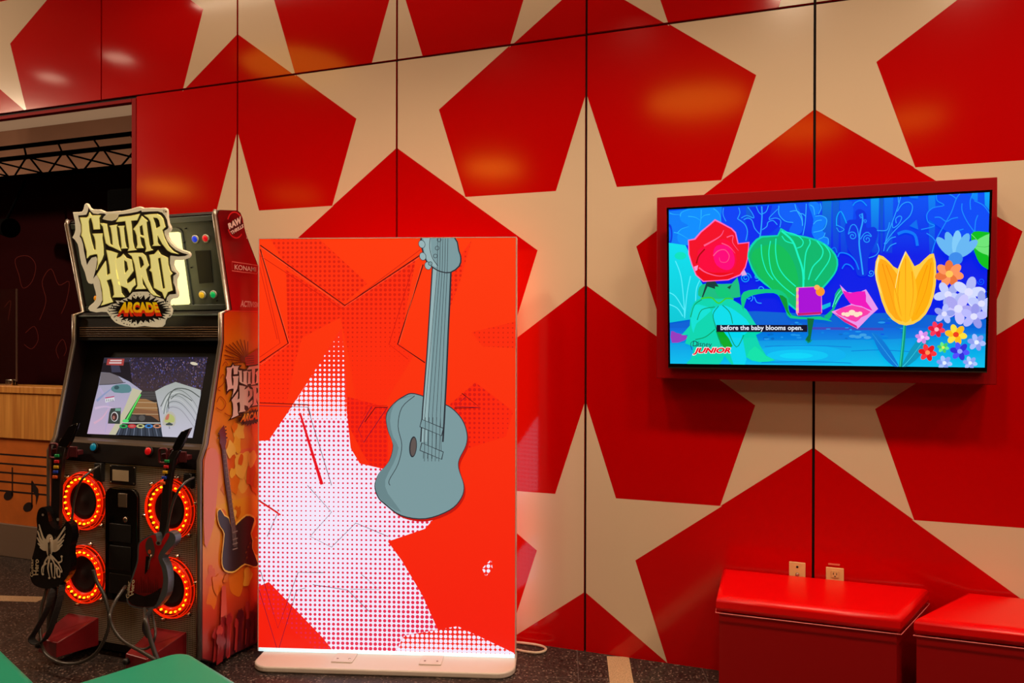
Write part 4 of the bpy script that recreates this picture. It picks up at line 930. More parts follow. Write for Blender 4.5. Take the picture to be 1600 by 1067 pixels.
LET = [
 [Z1([(195, 285), (300, 285), (325, 268), (345, 205), (375, 252), (520, 252), (492, 300), (505, 470), (405, 475), (392, 390), (368, 302), (345, 302), (332, 350), (345, 500), (380, 650), (415, 772), (437, 772), (430, 650), (415, 585), (385, 530), (545, 525), (540, 600), (560, 750), (555, 850)]) + Z3([(512, 60), (490, 140), (440, 220), (412, 285), (428, 190), (425, 90), (415, 30)]) + Z1([(462, 850), (425, 850), (345, 868), (305, 912), (298, 800), (265, 680), (240, 600), (215, 560), (226, 500), (222, 400)])],
 [Z1([(500, 370), (545, 430), (565, 560), (590, 680), (640, 722), (700, 745), (825, 803), (790, 700), (770, 560), (755, 430), (770, 390), (640, 410), (662, 445), (682, 560), (697, 712), (662, 688), (645, 580), (625, 480), (606, 378)])],
 [Z1([(765, 415), (880, 408), (865, 450), (885, 640), (905, 735), (930, 757), (815, 765), (830, 730), (810, 560), (795, 450)])],
 [Z2([(-80, 360), (-35, 280), (150, 258), (285, 228), (240, 335), (150, 342), (160, 400), (180, 650), (205, 755), (240, 782), (95, 800), (120, 745), (95, 560), (60, 347), (0, 356)])],
 [Z2([(310, 262), (408, 340), (385, 365), (400, 500), (430, 700), (455, 760), (490, 782), (360, 815), (378, 760), (350, 620), (345, 605), (285, 580), (310, 700), (345, 755), (225, 758), (245, 700), (230, 560), (205, 490), (178, 465), (250, 380)]), Z2([(282, 430), (315, 405), (340, 560), (295, 545), (286, 500)])],
 [Z2([(340, 250), (440, 235), (545, 230), (600, 255), (640, 310), (672, 435), (625, 480), (660, 600), (720, 720), (790, 795), (870, 843), (760, 825), (700, 790), (620, 690), (545, 540), (555, 660), (570, 690), (600, 718), (465, 722), (490, 690), (475, 560), (440, 350), (410, 300)]), Z2([(485, 292), (545, 302), (570, 335), (588, 415), (532, 448), (518, 380)])],
 [Z3([(545, 0), (630, 20), (712, 48), (690, 110), (705, 280), (740, 430), (765, 600), (812, 662), (630, 665), (655, 620), (640, 500), (615, 410), (555, 430), (590, 530), (610, 660), (645, 728), (470, 780), (500, 720), (490, 560), (460, 430), (412, 345), (540, 150), (555, 250), (560, 350), (600, 325), (590, 230), (565, 100)])],
 [Z4([(28, 50), (70, 105), (140, 128), (150, 190), (165, 285), (75, 405), (82, 445), (130, 420), (180, 375), (195, 470), (150, 510), (115, 580), (80, 520), (10, 490), (-38, 470), (-60, 400), (-96, 130), (-25, 98), (0, 85)]), Z4([(38, 140), (72, 165), (90, 260), (52, 312), (46, 240)])],
 [Z4([(85, 45), (180, 38), (280, 40), (330, 80), (372, 210), (330, 265), (360, 400), (420, 530), (470, 590), (525, 628), (430, 610), (390, 580), (330, 480), (270, 340), (290, 460), (335, 525), (185, 530), (215, 480), (205, 380), (175, 200), (140, 90)]), Z4([(232, 95), (265, 100), (290, 150), (300, 200), (257, 248), (246, 180)])],
 [Z4([(490, 0), (530, 60), (625, 105), (630, 200), (655, 285), (685, 318), (655, 350), (670, 450), (685, 545), (620, 570), (580, 655), (545, 570), (435, 510), (430, 450), (405, 300), (372, 275), (395, 240), (385, 130), (370, 65), (440, 55)]), Z4([(492, 120), (520, 112), (580, 508), (556, 514)])]]
def inset(pts, d):
    n = len(pts); ar = sum(pts[i][0] * pts[(i + 1) % n][1] - pts[(i + 1) % n][0] * pts[i][1] for i in range(n)); sg = 1 if ar > 0 else -1; out = []
    for i in range(n):
        (ax, ay), (bx, by), (cx, cy) = pts[i - 1], pts[i], pts[(i + 1) % n]
        l1 = math.hypot(bx - ax, by - ay) or 1e-6; l2 = math.hypot(cx - bx, cy - by) or 1e-6
        n1 = (-(by - ay) / l1 * sg, (bx - ax) / l1 * sg); n2 = (-(cy - by) / l2 * sg, (cx - bx) / l2 * sg)
        k = 1 + n1[0] * n2[0] + n1[1] * n2[1]; k = max(k, 0.6)
        out.append((bx + (n1[0] + n2[0]) / k * d, by + (n1[1] + n2[1]) / k * d))
    return out
rnd = random.Random(3)
SPLAT = []
for i in range(64):
    a = 2 * PI * i / 64; k = 1.0 + (0.22 if i % 2 else -0.16) * rnd.uniform(0.2, 1.2)
    SPLAT.append((220 + 42 * k * math.cos(a), 484 + 19 * k * math.sin(a)))
LS = Plane(mp0 + mn * 0.11, mn)
M_PLATE_S = pmat('logo_plate', (224, 206, 168), rough=0.35, emit=(222, 204, 164), estr=0.45)
M_LETTER = pmat('logo_letter', (216, 204, 118), rough=0.32, emit=(190, 172, 84), estr=0.42)
M_INK = pmat('logo_ink', (22, 15, 12), rough=0.4)
plme = raised([PLATE], lambda x, y: LS.hit(x, y), mn, 0.010, 0.0025)
sign = mesh_obj('logo_sign', plme, M_PLATE_S, arc, 'cream cut-out sign reading GUITAR HERO ARCADE')
TOPP = Plane(mp0 + mn * 0.1255, mn)
Ai = Art(lambda x, y: TOPP.hit(x, y), mn, step=0.0002)
Ai.poly(INKP, (24, 16, 12)); 
Ai.poly(Z1([(540, 312), (585, 268), (640, 235), (770, 240), (752, 295), (700, 332), (610, 328)]), (214, 196, 146), smooth=2)
Ai.poly(SPLAT, (20, 14, 10))
for i in range(70):
    a = rnd.uniform(0, 2 * PI); r = rnd.uniform(0.95, 1.32); Ai.ellipse(220 + 42 * r * math.cos(a), 484 + 19 * r * math.sin(a), rnd.uniform(0.5, 1.5), rnd.uniform(0.4, 1.2), (20, 14, 10), n=6, rot=rnd.uniform(0, 3), lift=False)
Ai.text('ARCADE', [(189, 474), (246, 474.5), (253, 494), (183, 495)], (214, 40, 14), bold=0.06, shear=0.0)
Ai.text('ARCADE', [(190, 471.5), (245, 472), (251, 488.5), (185, 489)], (250, 206, 10), bold=0.055, shear=0.0, col2=(246, 150, 6))
Ai.text('TM', [(254.5, 328.5), (261, 328.5), (261, 332.5), (254.5, 332.5)], (120, 90, 50), bold=0.02)
Ai.build('logo_ink', print_attr('logo_print', 0.35, 0.4, 0.4), sign)
LP2 = Plane(mp0 + mn * 0.126, mn)
LP3 = Plane(mp0 + mn * 0.1302, mn)
M_LETTER2 = pmat('logo_letter_face', (226, 214, 130), rough=0.32, emit=(226, 214, 130), estr=0.66)
for k, loops in enumerate(LET):
    low = raised([inset(loops[0], 0.25)] + [inset(h, -0.4) for h in loops[1:]], lambda x, y: LP2.hit(x, y), mn, 0.004, 0.0)
    top = raised([inset(loops[0], 1.0)] + [inset(h, -1.1) for h in loops[1:]], lambda x, y: LP3.hit(x, y), mn, 0.003, 0.0)
    bm = bmesh.new(); bm.from_mesh(low); n0 = len(bm.faces); bm.from_mesh(top)
    for q, f_ in enumerate(bm.faces): f_.material_index = 0 if q < n0 else 1; f_.smooth = False
    me = bpy.data.meshes.new('letter'); bm.to_mesh(me); bm.free()
    lo_ = mesh_obj('letter', me, M_LETTER, sign); lo_.data.materials.append(M_LETTER2)
    idx = [0 if q < n0 else 1 for q in range(len(me.polygons))]; me.polygons.foreach_set('material_index', idx)
for x in (-3.30, -2.99):
    MB().tube([mq(x, 0.24, 0.013), mq(x, 0.24, 0.1095)], 0.012, 0, 10).build('standoff', M_CAB, sign)
# --- vent strip
mb = MB(); mb.box((xi0, 3.045, 1.6075), (xi1, 3.12, 1.742), 0, 0.003); mb.prism([(xi0, 3.046, 1.7425), (xi0, 3.115, 1.7425), (xi0, 3.115, 1.760), (xi0, 3.085, 1.760)], (xi1 - xi0, 0, 0), 0)
vent = mb.build('vent_strip', M_CAB, arc)
VP = Plane((0, 3.045, 0), (0, -1, 0))
M_RIDGE = pmat('vent_ridge', (120, 94, 70), rough=0.4)
mb = MB()
for k in range(5):
    z = 1.628 + k * 0.0115; mb.box((xi0 + 0.01, 3.040, z), (xi1 - 0.01, 3.0446, z + 0.005), 0, 0.001)
mb.build('vent_ridges', M_RIDGE, vent)
mb = MB(); mb.box((xi0 + 0.004, 3.038, 1.733), (xi1 - 0.004, 3.0446, 1.7415), 0, 0.002); mb.build('edge_strip', M_MARQ, vent)
# --- monitor
sp0 = Vector((0, 2.985, 1.105)); sp1 = Vector((0, 3.092, 1.53)); su = (sp1 - sp0).normalized(); sn = Vector((0, -su.z, su.y))
SCP = Plane(sp0, sn)
def sq(x, v, d=0.0): return Vector((x, 0, 0)) + sp0 + su * v + sn * d
mb = MB(); mb.prism([sq(xi0, -0.02, -0.004), sq(xi1, -0.02, -0.004), sq(xi1, 0.512, -0.004), sq(xi0, 0.512, -0.004)], sn * -0.02, 0); mb.build('monitor_bezel', pmat('bezel_black', (8, 7, 8), rough=0.6, spec=0.2), arc)
GQ = [(162, 558.5), (324, 557.5), (301, 684), (135.5, 677.5)]
G7 = zt(120, 545, 6.884)
A = Art(lambda x, y: SCP.hit(x, y), sn, clip=GQ, step=0.00008, base=-0.0036)
A.poly([(120, 550), (340, 550), (340, 700), (120, 700)], (58, 52, 66))
A.poly(G7([(600, 80), (1420, 80), (1420, 460), (500, 460)]), (48, 40, 58), col2=(70, 54, 58))
for k in range(700):
    x = rnd.uniform(560, 1400); y = rnd.uniform(95, 460); A.ellipse(*G7([(x, y)])[0], rnd.uniform(0.4, 1.0), rnd.uniform(0.6, 1.6), rnd.choice([(96, 86, 150), (120, 90, 100), (60, 50, 90), (150, 120, 140), (84, 60, 60), (30, 24, 36), (70, 80, 150), (110, 100, 170)]), n=6, lift=False)
A.poly(G7([(280, 150), (560, 140), (600, 420), (440, 300), (240, 260)]), (36, 30, 36)); A.poly(G7([(360, 170), (450, 170), (470, 250), (370, 250)]), (64, 62, 82))
A.poly(G7([(325, 105), (508, 105), (496, 178), (312, 172)]), (176, 70, 66)); A.poly(G7([(355, 116), (480, 116), (478, 130), (353, 130)]), (226, 200, 200)); A.poly(G7([(345, 140), (478, 140), (474, 158), (342, 158)]), (220, 190, 190))
A.poly(G7([(255, 250), (350, 255), (440, 290), (560, 350), (700, 452), (560, 680), (430, 950), (90, 930), (230, 390)]), (168, 172, 196), col2=(206, 180, 212))
A.poly(G7([(255, 252), (350, 255), (440, 290), (500, 360), (380, 380), (235, 385)]), (120, 112, 118)); A.stroke(G7([(235, 385), (380, 378), (520, 360)]), 1.0, (60, 60, 66))
for p, c in (([(240, 420), (330, 600), (300, 900)], (190, 176, 214)), ([(190, 640), (320, 620), (480, 680)], (216, 190, 220)), ([(180, 800), (270, 740), (340, 640)], (222, 180, 206)), ([(210, 560), (300, 480), (380, 420)], (150, 160, 200))): A.stroke(G7(p), 4.0, c, taper=True)
A.poly(G7([(365, 420), (420, 385), (540, 380), (580, 420), (560, 470), (400, 468)]), (96, 140, 146), smooth=2); A.ellipse(*G7([(425, 415)])[0], 4, 3, (60, 90, 96))
A.poly(G7([(300, 530), (400, 515), (402, 555), (305, 578)]), (226, 226, 232)); A.stroke(G7([(302, 528), (400, 512)]), 1.6, (196, 60, 110), smooth=0)
for k in range(4): A.stroke(G7([(318 + k * 22, 540), (320 + k * 22, 566)]), 1.0, (110, 110, 120), smooth=0)
A.poly(G7([(840, 455), (940, 400), (1060, 355), (1330, 440), (1330, 500), (1240, 960), (920, 945)]), (176, 182, 176), col2=(206, 202, 220))
for k, c in enumerate([(110, 118, 112), (214, 220, 212), (130, 140, 134), (206, 210, 206), (120, 128, 130), (196, 202, 208), (150, 150, 160)]):
    A.stroke(G7([(900 + k * 16, 620 + k * 40), (980, 480 + k * 28), (1100, 440 + k * 34), (1220, 520 + k * 44), (1300, 640 + k * 46)]), 1.6, c, taper=True)
A.stroke(G7([(985, 640), (990, 520), (1060, 430), (1200, 440), (1320, 520)]), 1.6, (90, 96, 92)); A.stroke(G7([(1010, 540), (1100, 480), (1240, 560)]), 1.2, (90, 96, 92))
A.poly(G7([(600, 420), (700, 452), (520, 760), (430, 950), (330, 940), (500, 660)]), (206, 200, 170))
A.poly(G7([(700, 452), (840, 455), (880, 640), (920, 945), (410, 935), (530, 730)]), (52, 46, 44))
for k in range(5): A.poly(G7([(694 - k * 6, 462 + k * 18), (842 + k * 3, 462 + k * 18), (844 + k * 3, 470 + k * 18), (690 - k * 6, 470 + k * 18)]), (96, 92, 92))
A.poly(G7([(668, 535), (740, 538), (858, 585), (884, 760), (860, 750), (640, 650), (620, 640)]), (160, 116, 74)); A.poly(G7([(620, 640), (870, 670), (886, 780), (800, 720), (560, 700)]), (140, 96, 66))
for y in (575, 632, 700): A.stroke(G7([(640 - (y - 575) * 0.45, y), (862 + (y - 575) * 0.12, y + 4)]), 0.8, (206, 178, 140), smooth=0)
A.poly(G7([(565, 710), (740, 705), (730, 775), (540, 775)]), (58, 54, 54)); A.ellipse(*G7([(700, 745)])[0], 5, 4.6, (90, 86, 84)); A.ellipse(*G7([(610, 745)])[0], 5, 4.2, (80, 76, 74))
A.stroke(G7([(480, 795), (900, 798)]), 1.6, (206, 206, 200), smooth=0)
A.poly(G7([(680, 488), (696, 492), (556, 780), (500, 790), (520, 765)]), (40, 150, 60)); A.stroke(G7([(688, 490), (530, 775)]), 1.8, (110, 240, 110), smooth=0); A.ellipse(*G7([(525, 775)])[0], 5, 2.6, (90, 230, 120))
A.poly(G7([(470, 830), (905, 830), (925, 950), (410, 940)]), (58, 66, 80))
for k in range(12): A.stroke(G7([(470 + k * 38, 850), (440 + k * 43, 940)]), 1.0, (30, 34, 44) if k % 2 else (120, 130, 150), smooth=0)
for x, c in ((505, (50, 170, 90)), (597, (214, 60, 66)), (688, (200, 200, 140)), (778, (70, 140, 214)), (868, (206, 140, 110))):
    A.ellipse(*G7([(x, 832)])[0], 6.4, 3.2, c); A.ellipse(*G7([(x, 830)])[0], 3.4, 1.5, (40, 40, 40) if x != 597 else (190, 110, 100))
A.poly(G7([(370, 640), (480, 635), (468, 808), (338, 804), (352, 690)]), (60, 70, 66)); A.poly(G7([(420, 640), (478, 640), (474, 670), (416, 668)]), (120, 170, 150)); A.ellipse(*G7([(410, 730)])[0], 5.6, 7.6, (222, 222, 220)); A.ellipse(*G7([(408, 732)])[0], 4.6, 6.4, (70, 44, 44)); A.ellipse(*G7([(402, 740)])[0], 2.0, 3.0, (170, 110, 100))
A.poly(G7([(930, 820), (940, 740), (975, 685), (1020, 675), (1060, 710), (1070, 760), (1050, 830)]), (196, 190, 176), smooth=2); A.poly(G7([(950, 790), (960, 730), (1000, 700), (1050, 730), (1050, 790)]), (190, 196, 120), smooth=2); A.poly(G7([(955, 760), (970, 715), (1000, 700), (990, 760)]), (206, 120, 100), smooth=2); A.poly(G7([(960, 810), (1000, 790), (1040, 812), (1030, 825), (965, 822)]), (70, 80, 84))
A.ellipse(*G7([(1265, 160)])[0], 6.0, 2.4, (226, 214, 186), rot=0.2)
A.build('game_screen', glow_attr('game_glow', 0.85), arc, 'lit game picture of a pale stage, a crowd and a note lane')
mb = MB(); mb.prism([(xi0, y, z) for y, z in ((2.925, 1.0785), (2.93, 1.092), (2.982, 1.098), (2.985, 1.0785))], (xi1 - xi0, 0, 0), 0, 0.002); mb.build('screen_lip', M_STEEL, arc)
mb = MB(); mb.prism([(xi0, y, z) for y, z in ((2.905, 0.99), (2.922, 1.077), (2.965, 1.077), (2.965, 1.02), (2.936, 0.99))], (xi1 - xi0, 0, 0), 0, 0.003); cpn = mb.build('control_panel', pmat('control_black', (20, 14, 15), rough=0.35), arc)
CPP = Plane((0, 2.905, 0.99), (0, -0.087, 0.017))
button(cpn, CPP, 148, 698.5, 0.026, (0, 126, 160), M_CAB, 'start_button', 0.25); button(cpn, CPP, 233.5, 705, 0.026, (206, 14, 20), M_CAB, 'start_button', 0.25)
# --- lower front of punched steel
m, nt, b, o = new_mat('punched_steel')
tc = nt.nodes.new('ShaderNodeTexCoord'); sx = nt.nodes.new('ShaderNodeSeparateXYZ'); nt.links.new(tc.outputs['Object'], sx.inputs[0])
fx = mth(nt, 'SUBTRACT', mth(nt, 'FRACT', mth(nt, 'MULTIPLY', mth(nt, 'ADD', sx.outputs[0], 9), 105)), 0.5); fz = mth(nt, 'SUBTRACT', mth(nt, 'FRACT', mth(nt, 'MULTIPLY', mth(nt, 'ADD', sx.outputs[2], 9), 105)), 0.5)
hole = mth(nt, 'LESS_THAN', mth(nt, 'MAXIMUM', mth(nt, 'ABSOLUTE', fx), mth(nt, 'ABSOLUTE', fz)), 0.33)
mx = nt.nodes.new('ShaderNodeMix'); mx.data_type = 'RGBA'; nt.links.new(hole, mx.inputs[0]); mx.inputs[6].default_value = lin((196, 186, 172)); mx.inputs[7].default_value = lin((16, 12, 10)); nt.links.new(mx.outputs[2], b.inputs['Base Color']); b.inputs['Roughness'].default_value = 0.45; b.inputs['Metallic'].default_value = 0.2
FY = 2.915; FP = Plane((0, FY, 0), (0, -1, 0))
MB().box((xi0, FY, 0.075), (xi1, FY + 0.018, 0.985)).build('speaker_grille', m, arc, 'punched steel grille')
MB().box((xi0, FY + 0.03, 0.02), (xi1, FY + 0.05, 0.0745)).build('kick_plate', M_CAB, arc)
# rings of lights
M_LEDT = pmat('led_tube', (200, 40, 12), rough=0.15, emit=(255, 34, 0), estr=0.6)
M_LEDB = pmat('led_bed', (120, 14, 4), rough=0.4, emit=(214, 16, 0), estr=0.75)
M_LED = pmat('led_lamp', (255, 170, 30), rough=0.3, emit=(255, 132, 8), estr=4.5)
M_LEDP = pmat('led_plate', (90, 30, 20), rough=0.2, emit=(120, 12, 0), estr=0.35)
M_CONE = pmat('speaker_cone', (22, 5, 4), rough=0.8)
led_me = None
for cx, cz in ((-3.352, 0.783), (-2.792, 0.783), (-3.352, 0.405), (-2.792, 0.398)):
    c = Vector((cx, FY, cz)); n = Vector((0, -1, 0))
    mb = MB(); mb.lathe(c, n, [(0.128, 0.001), (0.127, 0.010), (0.122, 0.016), (0.108, 0.014), (0.098, 0.010), (0.094, 0.001)], 0, 44, caps=False)
    ring = mb.build('light_ring', M_LEDB, arc, 'glowing red ring round a speaker')
    for R, r, d in ((0.148, 0.0028, 0.006), (0.143, 0.0022, 0.022), (0.130, 0.0022, 0.030), (0.101, 0.004, 0.016)):
        MB().torus(c + n * d, n, R, r, 0, 44, 8).build('tube', M_LEDT, ring)
    MB().lathe(c, n, [(0.0935, 0.002), (0.0935, 0.008), (0.07, 0.004), (0.03, 0.003), (0.02, 0.007), (0.0, 0.009)], 0, 36, caps=False).build('speaker_cone', M_CONE, ring)
    for k in range(10):
        a = 2 * PI * (k + 0.3) / 10; e = Vector((math.cos(a), 0, math.sin(a)))
        MB().tube([c + e * 0.148 + n * 0.004, c + e * 0.143 + n * 0.022, c + e * 0.130 + n * 0.030, c + e * 0.112 + n * 0.026], 0.0018, 0, 6).build('cage_wire', M_LEDT, ring)
    MB().lathe(c, n, [(0.152, 0.0006), (0.152, 0.003), (0.128, 0.004)], 0, 44, caps=False).build('back_plate', M_LEDP, ring)
    for k in range(24):
        a = 2 * PI * (k + 0.5) / 24; p = c + Vector((0.116 * math.cos(a), -0.019, 0.116 * math.sin(a)))
        if led_me is None:
            mb = MB(); mb.lathe((0, 0, 0), n, [(0.0052, -0.006), (0.0052, 0.002), (0.003, 0.006), (0.0, 0.007)], 0, 10); lo = mb.build('led', M_LED); led_me = lo.data
        else:
            lo = bpy.data.objects.new('led', led_me); COL.objects.link(lo)
        lo.parent = ring; lo.location = p - world_loc(ring)
    for k in range(6):
        a = 2 * PI * (k + 0.25) / 6; p = c + Vector((0.164 * math.cos(a), -0.0005, 0.164 * math.sin(a)))
        if abs(p.x - (XL + XR) / 2) < 0.46: MB().lathe(p, n, [(0.012, 0), (0.012, 0.006), (0.007, 0.010), (0.007, 0.018), (0.0, 0.019)], 0, 10).build('fixing_knob', M_CHROME, ring)
# coin door and notice
mb = MB(); pts = []
X0, X1, Zl, Zh = -3.195, -2.985, 0.30, 0.868
for (px_, pz_), a0 in (((X1 - 0.045, Zh - 0.045), 0), ((X0 + 0.045, Zh - 0.045), 90), ((X0 + 0.02, Zl + 0.02), 180), ((X1 - 0.02, Zl + 0.02), 270)):
    R = 0.045 if pz_ > 0.6 else 0.02
    for k in range(7): a = math.radians(a0 + 15 * k); pts.append((px_ + R * math.cos(a), FY - 0.001, pz_ + R * math.sin(a)))
mb.prism(pts, (0, -0.022, 0), 0, 0.006, 3); door = mb.build('coin_door', M_BLACKGLOSS, arc)
mb = MB(); mb.box((-3.10, FY - 0.030, 0.775), (-3.045, FY - 0.0235, 0.845), 0, 0.003); mb.build('coin_slot', pmat('slot_plate', (120, 104, 88), rough=0.35, metal=0.5), door)
mb = MB(); mb.lathe((-3.055, FY - 0.0235, 0.715), (0, -1, 0), [(0.014, 0), (0.014, 0.006), (0.006, 0.009)], 0, 14); mb.build('lock', M_CHROME, door)
mb = MB()
for z0_, z1_ in ((0.60, 0.69), (0.46, 0.58), (0.34, 0.44)): mb.box((-3.16, FY - 0.028, z0_), (-3.02, FY - 0.0235, z1_), 0, 0.003)
mb.build('flap', M_CAB, door)
mb = MB(); mb.box((-3.178, FY - 0.008, 0.885), (-3.012, FY - 0.001, 0.98), 0, 0.003); npl = mb.build('notice_plate', M_CAB, arc)
for x in (-3.17, -3.02):
    for z in (0.893, 0.972): MB().lathe((x, FY - 0.0085, z), (0, -1, 0), [(0.004, 0), (0.004, 0.001), (0.002, 0.002)], 0, 8).build('screw', M_CHROME, npl)
s0, s1 = FP.hit(178, 733), FP.hit(203, 752)
mb = MB(); mb.box((s0.x, FY - 0.0095, s1.z), (s1.x, FY - 0.0083, s0.z), 0); mb.build('sticker', pmat('white_sticker', (205, 186, 158), rough=0.5), npl, 'small white sticker')
# --- guitar brackets and plug boxes
M_WIRE = pmat('bracket_red', (96, 34, 40), rough=0.35, metal=0.3)
BKP = Plane((0, 2.86, 0), (0, -1, 0))
def rrect(pl, x0, y0, x1, y1, r=3.5):
    pts = []
    for (cx, cy), a0 in (((x1 - r, y1 - r), 0), ((x0 + r, y1 - r), 90), ((x0 + r, y0 + r), 180), ((x1 - r, y0 + r), 270)):
        for k in range(5): a = math.radians(a0 + 22.5 * k); pts.append(pl.hit(cx + r * math.cos(a), cy + r * math.sin(a)))
    return pts
def bracket(dx, dy):
    mb = MB()
    mb.tube(rrect(BKP, 249 + dx, 701 + dy, 261 + dx, 723 + dy), 0.006, 0, 8, closed=True); mb.tube(rrect(BKP, 265.5 + dx, 702 + dy, 277 + dx, 724 + dy), 0.006, 0, 8, closed=True)
    a = BKP.hit(279 + dx, 705 + dy); c = BKP.hit(291 + dx, 722.5 + dy); mb.box((a.x, 2.858, c.z), (c.x, 2.866, a.z), 0, 0.003)
    l = BKP.hit(250 + dx, 713 + dy); r = BKP.hit(291 + dx, 713 + dy); mb.box((l.x, 2.868, l.z - 0.012), (r.x, 2.9, l.z + 0.012), 0, 0.003)
    mb.box(((l.x + r.x) / 2 - 0.02, 2.868, l.z - 0.03), ((l.x + r.x) / 2 + 0.02, 2.9145, l.z + 0.012), 0, 0.003)
    mb.build('guitar_bracket', M_WIRE, arc, 'dull red wire bracket holding a guitar neck')
bracket(0, 0); bracket(-171, -8)
for (x0, y0, x1, y1) in ((153, 722, 165, 752), (292, 738, 306, 762)):
    a = FP.hit(x0, y0); c = FP.hit(x1, y1)
    mb = MB(); mb.prism([(a.x, FY - 0.002, c.z + 0.02), (a.x + 0.01, FY - 0.002, a.z), (c.x, FY - 0.002, a.z), (c.x, FY - 0.002, c.z)], (0, -0.03, 0), 0, 0.004); mb.build('plug_box', M_CAB, arc)
# --- side art on the right flank
SX = XR + 0.0006; SD = Plane((SX, 0, 0), (1, 0, 0))
A = Art(lambda y, z: Vector((SX, y, z)), (1, 0, 0), step=0.0001, base=0.0002)
def hs(pts): return [(h.y, h.z) for h in (SD.hit(x, y) for x, y in pts)]
inner = [(y + (0.006 if y < 3.2 else -0.006), z + (0.004 if z < 0.1 else 0)) for y, z in PROF]
topb = SD.hit(349, 486).z
def bandpoly(z0, z1): return clip_big(inner, z0, z1)
def clip_big(pts, z0, z1): return clip_poly(pts, [(2.0, z0), (4.5, z0), (4.5, z1), (2.0, z1)])
bands = [(0.0, 0.10, (70, 16, 28), (150, 40, 40)), (0.10, 0.30, (150, 40, 40), (206, 66, 34)), (0.30, 0.52, (206, 66, 34), (232, 128, 30)), (0.52, 0.80, (232, 128, 30), (238, 168, 48)), (0.80, 1.05, (238, 160, 60), (226, 112, 76)), (1.05, 1.30, (228, 130, 50), (222, 132, 26)), (1.30, 1.55, (222, 132, 26), (214, 116, 20)), (1.55, topb, (214, 116, 20), (206, 62, 10)), (topb, 2.05, (186, 8, 14), (150, 4, 12)), (2.05, 2.30, (150, 4, 12), (104, 4, 12))]
for z0, z1, c0, c1 in bands: A.poly(clip_big(inner, z0, z1), c0, col2=c1, lift=False)
A.stroke(hs([(351, 485.5), (404, 487), (440, 488)]), 0.004, (226, 60, 40), smooth=0)
rnd = random.Random(11)
for k in range(60):
    y = rnd.uniform(2.92, 3.5); z = rnd.uniform(0.35, 1.35); r = rnd.uniform(0.02, 0.07)
    c = rnd.choice([(240, 176, 60), (232, 120, 30), (222, 96, 30), (242, 190, 84), (214, 110, 24)])
    pts = [(y + r * rnd.uniform(0.5, 1.1) * math.cos(a * PI / 5), z + r * 1.4 * rnd.uniform(0.5, 1.1) * math.sin(a * PI / 5)) for a in range(10)]
    A.poly(clip_poly(pts, [(2.9, 0.1), (3.72, 0.1), (3.72, 1.4), (2.9, 1.4)]) if min(p[0] for p in pts) > 2.895 + max(0, (z - 1.0)) * 0.2 else [], c, smooth=3)
A.poly(hs([(318, 720), (332, 700), (340, 720), (336, 790), (330, 830), (318, 850)]), (226, 124, 96), smooth=3)
S6 = zt(310, 490, 4.64); S7 = zt(300, 640, 4.855); S5 = zt(330, 320, 5.93)
for x, y in ((190, 232), (215, 222), (240, 208), (270, 196), (295, 185), (325, 190), (185, 262), (180, 300), (185, 330), (240, 360), (350, 200)):
    A.stroke(hs(S6([(x, y), (350, 345)])), 0.006, (110, 34, 10), smooth=0, taper=False)
A.poly(hs(S6([(330, 318), (375, 285), (410, 262), (440, 240), (500, 240), (500, 390), (335, 375)])), (176, 22, 16)); 
for y in (312, 328, 344, 360): A.stroke(hs(S6([(338, y), (395, y - 6)])), 0.004, (110, 20, 14), smooth=0)
for p in ([(230, 350), (250, 320), (285, 330), (270, 370)], [(150, 470), (170, 440), (185, 480), (160, 520)], [(125, 640), (150, 600), (190, 650), (160, 700), (120, 680)], [(180, 720), (220, 740), (250, 720)], [(150, 560), (130, 545), (160, 520)], [(165, 380), (185, 350), (205, 370)]): A.stroke(hs(S6(p)), 0.005, (160, 66, 10))
# printed logo, the same lettering as on the sign
def aff(F, S):
    (ax, ay), (bx, by), (cx, cy) = F
    d = (bx - ax) * (cy - ay) - (cx - ax) * (by - ay)
    def f(x, y):
        s = ((x - ax) * (cy - ay) - (cx - ax) * (y - ay)) / d; t = ((bx - ax) * (y - ay) - (x - ax) * (by - ay)) / d
        return (S[0][0] + s * (S[1][0] - S[0][0]) + t * (S[2][0] - S[0][0]), S[0][1] + s * (S[1][1] - S[0][1]) + t * (S[2][1] - S[0][1]))
    return f
P3 = [LS.hit(*q) for q in ((125.1, 339.4), (157.9, 477.7), (183.9, 352.8))]
lf = lambda q: (q.x, (q - mp0).dot(mu))
sf = aff([lf(p) for p in P3], hs([(352, 574), (358.5, 653.8), (384.3, 580.5)]))
def sl(pts): return [sf(*lf(LS.hit(x, y))) for x, y in pts]
A.poly(sl(INKP), (40, 18, 20)); A.poly(sl(SPLAT), (50, 22, 16))
for lo_ in LET:
    A.poly(sl(lo_[0]), (236, 206, 206), col2=(214, 176, 172))
    for h in lo_[1:]: A.poly(sl(h), (40, 18, 20))
sfq = lambda q: [sf(*lf(LS.hit(x, y))) for x, y in q]
A.text('ARCADE', sfq([(189, 470), (248, 470), (252, 492), (184, 492)]), (244, 190, 60), bold=0.05, col2=(226, 90, 40))
